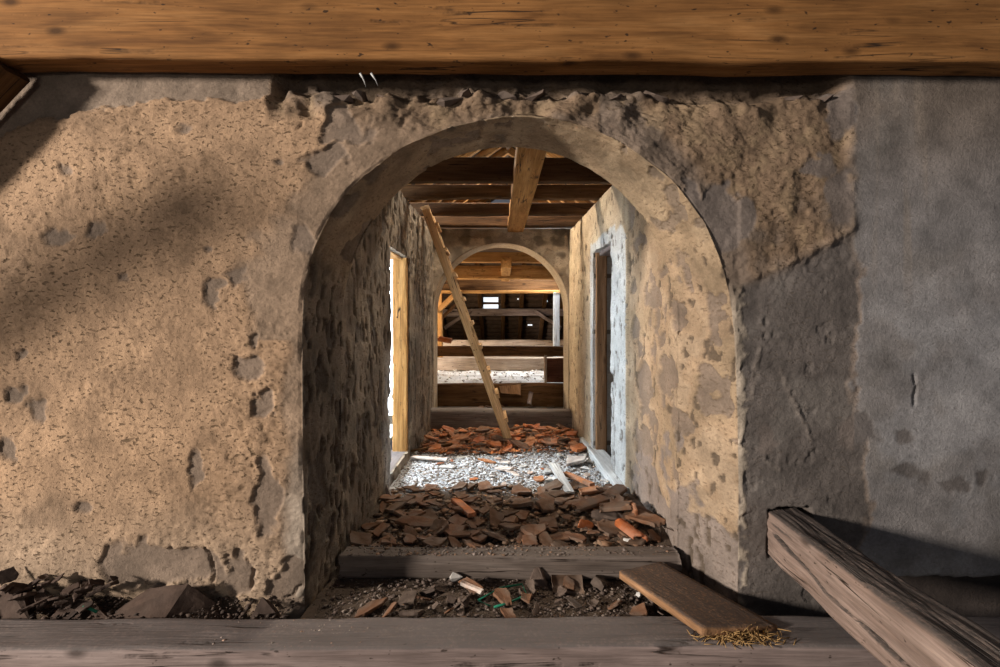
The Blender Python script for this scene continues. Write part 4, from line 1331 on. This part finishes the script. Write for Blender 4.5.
# hero pieces
a, b = on_ground(553, 463, 0.10), on_ground(570, 493, 0.04)
o = beam('white_lath', (a.x, a.y, a.z), (b.x, b.y, b.z), 0.075, 0.018, M_WHITEW, wob=0.004, chamf=0.004, ragged=0.03)
tag(o, 'broken white painted lath lying slanted on the daylit rubble', 'lath')
a, b = on_ground(565, 473, 0.05), on_ground(593, 485, 0.06)
o = beam('tile_strip', a, b, 0.05, 0.03, M_TERRA, wob=0.003, chamf=0.006)
tag(o, 'long reddish tile strip lying beside the white lath', 'tile')
a, b = on_ground(580, 492, 0.05), on_ground(600, 489, 0.05)
o = beam('tile_strip', a, b, 0.09, 0.025, M_TERRA, wob=0.003, chamf=0.006)
tag(o, 'short reddish tile strip under the end of the long one', 'tile')
p = on_ground(576, 465)
shard(3, M_TERRA_PALE, (p.x, p.y, p.z + 0.04), 0.26, 0.3, 0.1, -0.1, 'roof_tile', 'large pale pink tile piece behind the reddish strips', 'tile')
p = on_ground(580, 453)
shard(7, M_TERRA, (p.x, p.y, p.z + 0.05), 0.24, 1.0, 0.15, 0.1, 'roof_tile', 'large salmon tile piece near the threshold board', 'tile')
p = on_ground(549, 447)
shard(11, M_TERRA, (p.x, p.y, p.z + 0.05), 0.22, 2.0, -0.12, 0.1, 'roof_tile', 'large bright orange tile piece behind the lime dust', 'tile')
p = on_ground(460, 443)
shard(12, M_TERRA, (p.x, p.y, p.z + 0.06), 0.18, 2.6, -0.3, 0.1, 'roof_tile', 'bright orange squarish tile piece left of the ladder foot', 'tile')
p = on_ground(505, 472)
shard(4, M_TERRA_PALE, (p.x, p.y, p.z + 0.03), 0.12, 2.6, -0.2, 0.15, 'roof_tile', 'lone pale tile piece on the middle of the lime dust', 'tile')
a, b = on_ground(412, 457, 0.03), on_ground(447, 460, 0.03)
o = beam('tile_strip', a, b, 0.06, 0.02, M_TERRA_PALE, wob=0.004, chamf=0.005)
tag(o, 'long pale pink tile strip at the edge of the lime dust', 'tile')
a, b = on_ground(404, 452, 0.05), on_ground(452, 444, 0.05)
o = beam('loose_stick', a, b, 0.022, 0.022, M_BROWN, wob=0.006, chamf=0.006)
tag(o, 'thin dark stick lying between doorway and orange shards', 'stick')
a, b = on_ground(455, 500, 0.03), on_ground(472, 515, 0.05)
o = beam('tile_strip', a, b, 0.06, 0.03, M_TERRA, wob=0.003, chamf=0.006)
tag(o, 'orange tile strip tilted in the shaded rubble', 'tile')
a, b = on_ground(389, 511, 0.04), on_ground(411, 496, 0.04)
o = beam('tile_strip', a, b, 0.07, 0.02, M_TERRA_DUSTY_DIM, wob=0.003, chamf=0.005)
tag(o, 'flat dusty tile strip near the foot of the dark wall', 'tile')
o = beam('leaning_chip', on_ground(392, 502, 0.0), W(385, 484, 3.42), 0.05, 0.02, M_GREYW, up=(0, 1, 0), wob=0.003, chamf=0.004, taper=0.6)
tag(o, 'pale wood chip leaning on the dark wall near the doorway', 'chip')
for k, (u0, v0, u1, v1, dz, lab) in enumerate(((600, 508, 630, 505, 0.08, 'brown tile slab tilted below the threshold board'), (608, 497, 622, 487, 0.06, 'dusty slab piece close to the threshold end'),
                                               (575, 508, 607, 497, 0.05, 'dusty brown tile slab slanting up to the threshold'))):
    a, b = on_ground(u0, v0, dz), on_ground(u1, v1, dz)
    o = beam('tile_slab', a, b, 0.10, 0.025, M_TERRA_DUSTY_DIM, wob=0.004, chamf=0.006, ragged=0.03)
    tag(o, lab, 'tile')
p = on_ground(612, 525)
o = link('rubble_block', hull_mesh(lump_points(random.Random(77), 0.13, 0.08, 0.07), 77, 3, 0.012, 12), M_STONE, smooth=False)
o.location = (p.x, p.y + 0.06, p.z + 0.03); tag(o, 'large brown mortar block at the foot of the flaking wall', 'stone')
p = on_ground(634, 518)
o = shard(9, M_TERRA, (p.x + 0.0, p.y, p.z + 0.05), 0.16, 1.4, 1.35, 0.4, 'roof_tile', 'reddish tile piece standing upright against the flaking wall', 'tile')
a, b = on_ground(618, 523, 0.05), on_ground(642, 541, 0.05)
me = arc_tile_mesh(8, (b - a).length, 0.045, 10, 170, 0.014)
o = link('half_round_tile', me, M_TERRA)
o.matrix_world = Matrix.Translation((a + b) / 2 - Vector((0, 0, 0.01))) @ axes(a, b, (0.3, -0.3, 1)).to_4x4()
tag(o, 'half round orange tile lying beside the flaking wall behind the step timber', 'tile')
p = on_ground(586, 533)
shard(14, M_TERRA, (p.x, p.y, p.z + 0.05), 0.10, 0.6, 0.9, 0.2, 'roof_tile', 'small orange tile piece propped up in the shaded rubble', 'tile')
o = link('twig', tube_mesh([(0.93, 2.62, 0.07), (0.91, 2.60, 0.11), (0.94, 2.57, 0.125), (0.985, 2.52, 0.12), (1.03, 2.47, 0.125)], 0.004, 6, taper=0.5), M_TWIG)
tag(o, 'thin dark twig sticking out at the end of the step timber', 'twig')
# hollow between the beams
def pit(u, v, dz=0): return on_ground(u, v, dz)
p = pit(537, 583)
o = link('pointed_stone', hull_mesh([(-0.05, -0.03, -0.03), (0.05, -0.03, -0.03), (0.055, 0.04, -0.03), (-0.045, 0.04, -0.03), (-0.015, 0.0, 0.06), (0.01, 0.005, 0.065), (0.04, 0.01, 0.035)], 78, 2, 0.006, 18), M_STONE, smooth=False)
o.location = (p.x, p.y, p.z + 0.02); tag(o, 'pointed dark stone standing in the hollow before the step timber', 'stone')
a, b = pit(552, 582, 0.02), pit(582, 583, 0.02)
o = beam('tile_slab', a, b, 0.14, 0.022, M_TERRA_DUSTY_DIM, wob=0.003, chamf=0.005, up=(0, -0.35, 1))
tag(o, 'flat dusty tile slab propped against the step timber', 'tile')
for k, (u, v, s, mt, lab) in enumerate(((457, 583, (0.05, 0.04, 0.035), M_MORTAR, 'pale mortar chunk at the shadow edge below the step timber'),
                                        (452, 603, (0.035, 0.03, 0.03), M_STONE, 'dark round stone in the hollow beside the shadow edge'),
                                        (464, 606, (0.05, 0.04, 0.03), M_STONE, 'brown stone close to the sill beam in the hollow'),
                                        (640, 597, (0.03, 0.025, 0.02), M_MORTAR, 'small white mortar chunk under the loose board'),
                                        (520, 596, (0.04, 0.04, 0.025), M_STONE, 'brown lump inside the green plastic strip'),
                                        (600, 588, (0.07, 0.05, 0.04), M_STONE, 'broad brown lump before the loose board'),
                                        (620, 578, (0.05, 0.05, 0.03), M_STONE, 'rough lump at the far end of the loose board'))):
    p = pit(u, v)
    chunk('rubble_chunk', 'rubble chunk', lab, (p.x, p.y, p.z + s[2] * 0.6), s, mt, 950 + k, (0.1, 0.2, k))
a, b = pit(462, 583, 0.03), pit(482, 592, 0.03)
o = beam('tile_strip', a, b, 0.025, 0.02, M_TERRA_PALE, wob=0.002, chamf=0.004)
tag(o, 'thin pinkish tile sliver beside the pale chunk in the hollow', 'tile')
gp = [pit(x, y, 0.025) for x, y in ((490, 606), (478, 600), (500, 588), (522, 584), (527, 595), (508, 603), (494, 607))]
o = link('plastic_strip', tube_mesh(gp, 0.005, 6), M_GREEN); tag(o, 'bent green plastic strip lying in the hollow before the step timber', 'strip')

# left rubble between wall and sill beam
zg = lambda X, Y: -0.02 + 0.03 * fbm(np.asarray(X), np.asarray(Y), 0 * np.asarray(X), 5, 3, 9)
me = hull_mesh([W(98, 622, 1.98), W(162, 622, 1.97), W(240, 622, 2.10), W(150, 588, 2.09), W(188, 584, 2.06), W(236, 620, 2.12), W(110, 620, 2.12)], 61, 3, 0.010, 9)
o = link('mortar_block', me, M_DARK_RUBBLE, smooth=False); tag(o, 'large dark wedge shaped mortar block lying at the foot of the ochre wall', 'mortar block')
me = hull_mesh([W(248, 622, 1.985), W(284, 622, 1.985), W(262, 597, 2.05), W(272, 603, 2.05), W(250, 618, 2.08), W(282, 618, 2.08)], 62, 3, 0.006, 14)
o = link('mortar_chunk', me, M_DARK_RUBBLE, smooth=False); tag(o, 'small dark pointed chunk beside the left foot of the arch', 'mortar block')
me = hull_mesh([W(-10, 622, 1.975), W(30, 622, 1.975), W(5, 584, 2.05), W(22, 588, 2.06), W(-14, 600, 2.1), W(36, 618, 2.1)], 63, 3, 0.008, 10)
o = link('mortar_chunk', me, M_DARK_RUBBLE, smooth=False); tag(o, 'reddish brown lump at the left edge of the rubble behind the sill beam', 'mortar block')
me = hull_mesh([W(45, 622, 1.975), W(112, 622, 1.98), W(70, 598, 2.05), W(92, 600, 2.05), W(50, 615, 2.1), W(108, 612, 2.1)], 64, 3, 0.008, 10)
o = link('mortar_chunk', me, M_DARK_RUBBLE, smooth=False); tag(o, 'low brown lump with the green scrap on it', 'mortar block')
p0 = W(83, 607, 1.985); p1 = W(97, 612, 1.985)
o = link('plastic_scrap', tube_mesh([p0, (p0 + p1) / 2 + Vector((0, 0, 0.004)), p1], 0.006, 6), M_GREEN); tag(o, 'small green plastic scrap in the rubble by the ochre wall', 'scrap')
zt = lambda X, Y: np.asarray(X) * 0 + 0.02
scatter(26, lambda Y: -2.32, lambda Y: -1.80, 1.985, 2.10, 0.05, 0.11, [M_DARK_RUBBLE], 'dark brown shard in the rubble behind the sill beam at the ochre wall', 'shards along the ochre wall', tilt=0.4, lift=0.07, zf=lambda X, Y: zt(X, Y) - 0.02 + 0.05 * (np.asarray(Y) - 1.98) / 0.1, sep=0.28)
scatter(14, lambda Y: -3.0, lambda Y: -2.35, 1.985, 2.10, 0.05, 0.11, [M_DARK_RUBBLE], 'dark brown shard in the rubble behind the sill beam at the ochre wall', 'shards along the ochre wall', tilt=0.4, lift=0.05, zf=zt, sep=0.3)


# stones lodged in the crumbling wall head
for k in range(12):
    u = rng.uniform(300, 830); v = rng.uniform(92, 101)
    p = W(u, v, 2.14)
    chunk('wall_stone', 'stone', 'rough brown stone lodged in the crumbling wall head under the tie beam', (p.x, p.y + 0.02, p.z), (rng.uniform(0.04, 0.09), 0.05, rng.uniform(0.02, 0.035)), M_STONE, 1200 + k, (0, rng.uniform(-0.4, 0.4), 0), 'stones in the crumbling wall head')
for k, (u, v, du, dv) in enumerate(((360, 77, 6, 10), (371, 77, 7, 9))):
    p = W(u, v - 4, 2.05); q = W(u + du, v + dv, 2.08)
    o = link('feather', tube_mesh([p, (p + q) / 2 + Vector((0.004, 0, 0)), q], 0.006, 6, taper=0.15), M_WHITEW)
    tag(o, 'white wisp hanging under the tie beam, %s' % ('the first from the ochre side' if k == 0 else 'the second from the ochre side'), 'wisp')


# ------------------------------------------------------------------ uncountable chips, straw
def chips(name, n, fx, fy, smin, smax, zf, colors, label, cat, seed, flat=0.45, mat=None, clip=None):
    r = np.random.RandomState(seed)
    X = fx(r, n); Y = fy(r, n)
    if clip is not None:
        k = clip(X, Y); X, Y = X[k], Y[k]; n = len(X)
    S = smin * (smax / smin) ** (r.rand(n) ** 2.0)
    base = np.array([(1, 0, 0), (0, 1, 0), (-1, 0, 0), (0, -1, 0), (0.3, 0.2, 1), (-0.2, -0.1, -1), (0.75, 0.7, 0.35), (-0.7, 0.6, 0.3)])
    V = base[None, :6] * (0.6 + 0.8 * r.rand(n, 6, 1)) * S[:, None, None] * np.array([1, 1, flat])
    a = r.rand(n) * 6.28; t = r.randn(n) * 0.35
    c, s = np.cos(a), np.sin(a)
    x = V[..., 0] * c[:, None] - V[..., 1] * s[:, None]; y = V[..., 0] * s[:, None] + V[..., 1] * c[:, None]
    z = V[..., 2] + x * np.tan(t)[:, None] * 0.5
    Z = zf(X, Y) + S * flat * 0.35
    co = np.stack([x + X[:, None], y + Y[:, None], z + Z[:, None]], -1).reshape(-1, 3)
    f = np.array([(0, 1, 4), (1, 2, 4), (2, 3, 4), (3, 0, 4), (1, 0, 5), (2, 1, 5), (3, 2, 5), (0, 3, 5)])
    tr = (f[None] + (np.arange(n) * 6)[:, None, None]).reshape(-1, 3)
    C = np.array(colors)[r.randint(0, len(colors), n)] * (0.7 + 0.6 * r.rand(n, 1))
    cols = np.repeat(C, 6, 0)
    o = link(name, mesh_np(name, co, np.zeros((0, 4), np.int32), np.clip(cols, 0, 0.85), tris=tr), mat or M_CHIP, smooth=False)
    tag(o, label, cat, kind='stuff')
    return o


uni = lambda a, b: (lambda r, n: a + (b - a) * r.rand(n))
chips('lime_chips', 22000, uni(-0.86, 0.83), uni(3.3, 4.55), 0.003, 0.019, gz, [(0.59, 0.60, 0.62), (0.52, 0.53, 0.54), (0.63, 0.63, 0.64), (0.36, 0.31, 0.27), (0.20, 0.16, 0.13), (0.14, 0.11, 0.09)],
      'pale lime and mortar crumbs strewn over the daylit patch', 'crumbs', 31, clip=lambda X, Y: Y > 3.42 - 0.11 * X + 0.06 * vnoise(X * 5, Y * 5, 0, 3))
chips('terracotta_chips', 1700, uni(-0.82, 0.82), uni(4.35, 5.36), 0.008, 0.05, lambda X, Y: gz(X, Y) + 0.02, [(0.48, 0.17, 0.06), (0.38, 0.14, 0.06), (0.42, 0.25, 0.15), (0.25, 0.12, 0.07)],
      'orange terracotta crumbs between the shards before the step log', 'crumbs', 32, flat=0.3)
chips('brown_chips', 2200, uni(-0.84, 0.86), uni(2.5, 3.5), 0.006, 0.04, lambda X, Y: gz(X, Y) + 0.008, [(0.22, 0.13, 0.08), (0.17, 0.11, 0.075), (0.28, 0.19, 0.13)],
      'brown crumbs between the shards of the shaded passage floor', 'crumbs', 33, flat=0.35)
chips('hollow_chips', 2600, uni(-0.88, 1.0), uni(1.99, 2.38), 0.003, 0.016, lambda X, Y: gz(X, Y) + 0.004, [(0.12, 0.09, 0.075), (0.145, 0.11, 0.092), (0.095, 0.07, 0.058), (0.18, 0.145, 0.12)],
      'grey brown crumbs in the hollow between sill beam and step timber', 'crumbs', 34)
chips('wall_foot_chips', 1000, uni(-3.0, -0.95), uni(1.96, 2.12), 0.004, 0.02, lambda X, Y: 0 * X - 0.01 + 0.02 * np.abs(vnoise(X * 6, Y * 6, 0, 9)), [(0.06, 0.043, 0.034), (0.08, 0.056, 0.044), (0.045, 0.033, 0.027)],
      'dark crumbs lying along the foot of the ochre wall', 'crumbs', 35)
chips('step_chips', 900, uni(-0.84, 0.92), uni(2.39, 2.50), 0.003, 0.014, lambda X, Y: 0 * X + 0.058, [(0.15, 0.12, 0.10), (0.20, 0.16, 0.14), (0.24, 0.15, 0.10), (0.12, 0.09, 0.075)],
      'dusty crumbs lying on the top of the step timber', 'crumbs', 38)
chips('sill_chips', 700, uni(-1.2, 1.3), uni(1.78, 1.94), 0.002, 0.008, lambda X, Y: 0 * X + 0.016, [(0.24, 0.19, 0.165), (0.30, 0.2, 0.15), (0.36, 0.3, 0.26)],
      'small crumbs lying on the top of the sill beam', 'crumbs', 36)
chips('attic_chips', 350, uni(-1.6, 1.6), uni(6.3, 7.95), 0.01, 0.035, lambda X, Y: 0 * X + 0.45, [(0.6, 0.58, 0.56), (0.35, 0.31, 0.28), (0.2, 0.17, 0.15), (0.66, 0.66, 0.66)],
      'pale crumbs scattered on the far attic floor', 'crumbs', 37, flat=0.5)


def straw():
    r = np.random.RandomState(5)
    co, q = [], []
    for k in range(420):
        c = W(740, 634, 1.82) + Vector((r.randn() * 0.075, r.randn() * 0.02 - 0.0, 0.0))
        c.z = 0.020 + abs(r.randn()) * 0.012 - max(0, (1.765 - c.y)) * 0.8
        d = Vector((r.randn(), r.randn() * 0.5, r.randn() * 0.35)).normalized() * (0.012 + 0.02 * r.rand())
        s = d.orthogonal().normalized() * 0.0012; t = d.cross(s).normalized() * 0.0012
        b = len(co)
        for e in (-1, 1):
            for (i, j) in ((1, 1), (-1, 1), (-1, -1), (1, -1)):
                co.append(tuple(c + d * e + s * i + t * j))
        for i in range(4):
            q.append((b + i, b + (i + 1) % 4, b + 4 + (i + 1) % 4, b + 4 + i))
        q.append((b + 3, b + 2, b + 1, b)); q.append((b + 4, b + 5, b + 6, b + 7))
    o = link('straw', mesh_np('straw', co, q), M_STRAW, smooth=False)
    tag(o, 'golden straw and sawdust under the near end of the loose board', 'straw', kind='stuff')


straw()
bpy.context.view_layer.update()
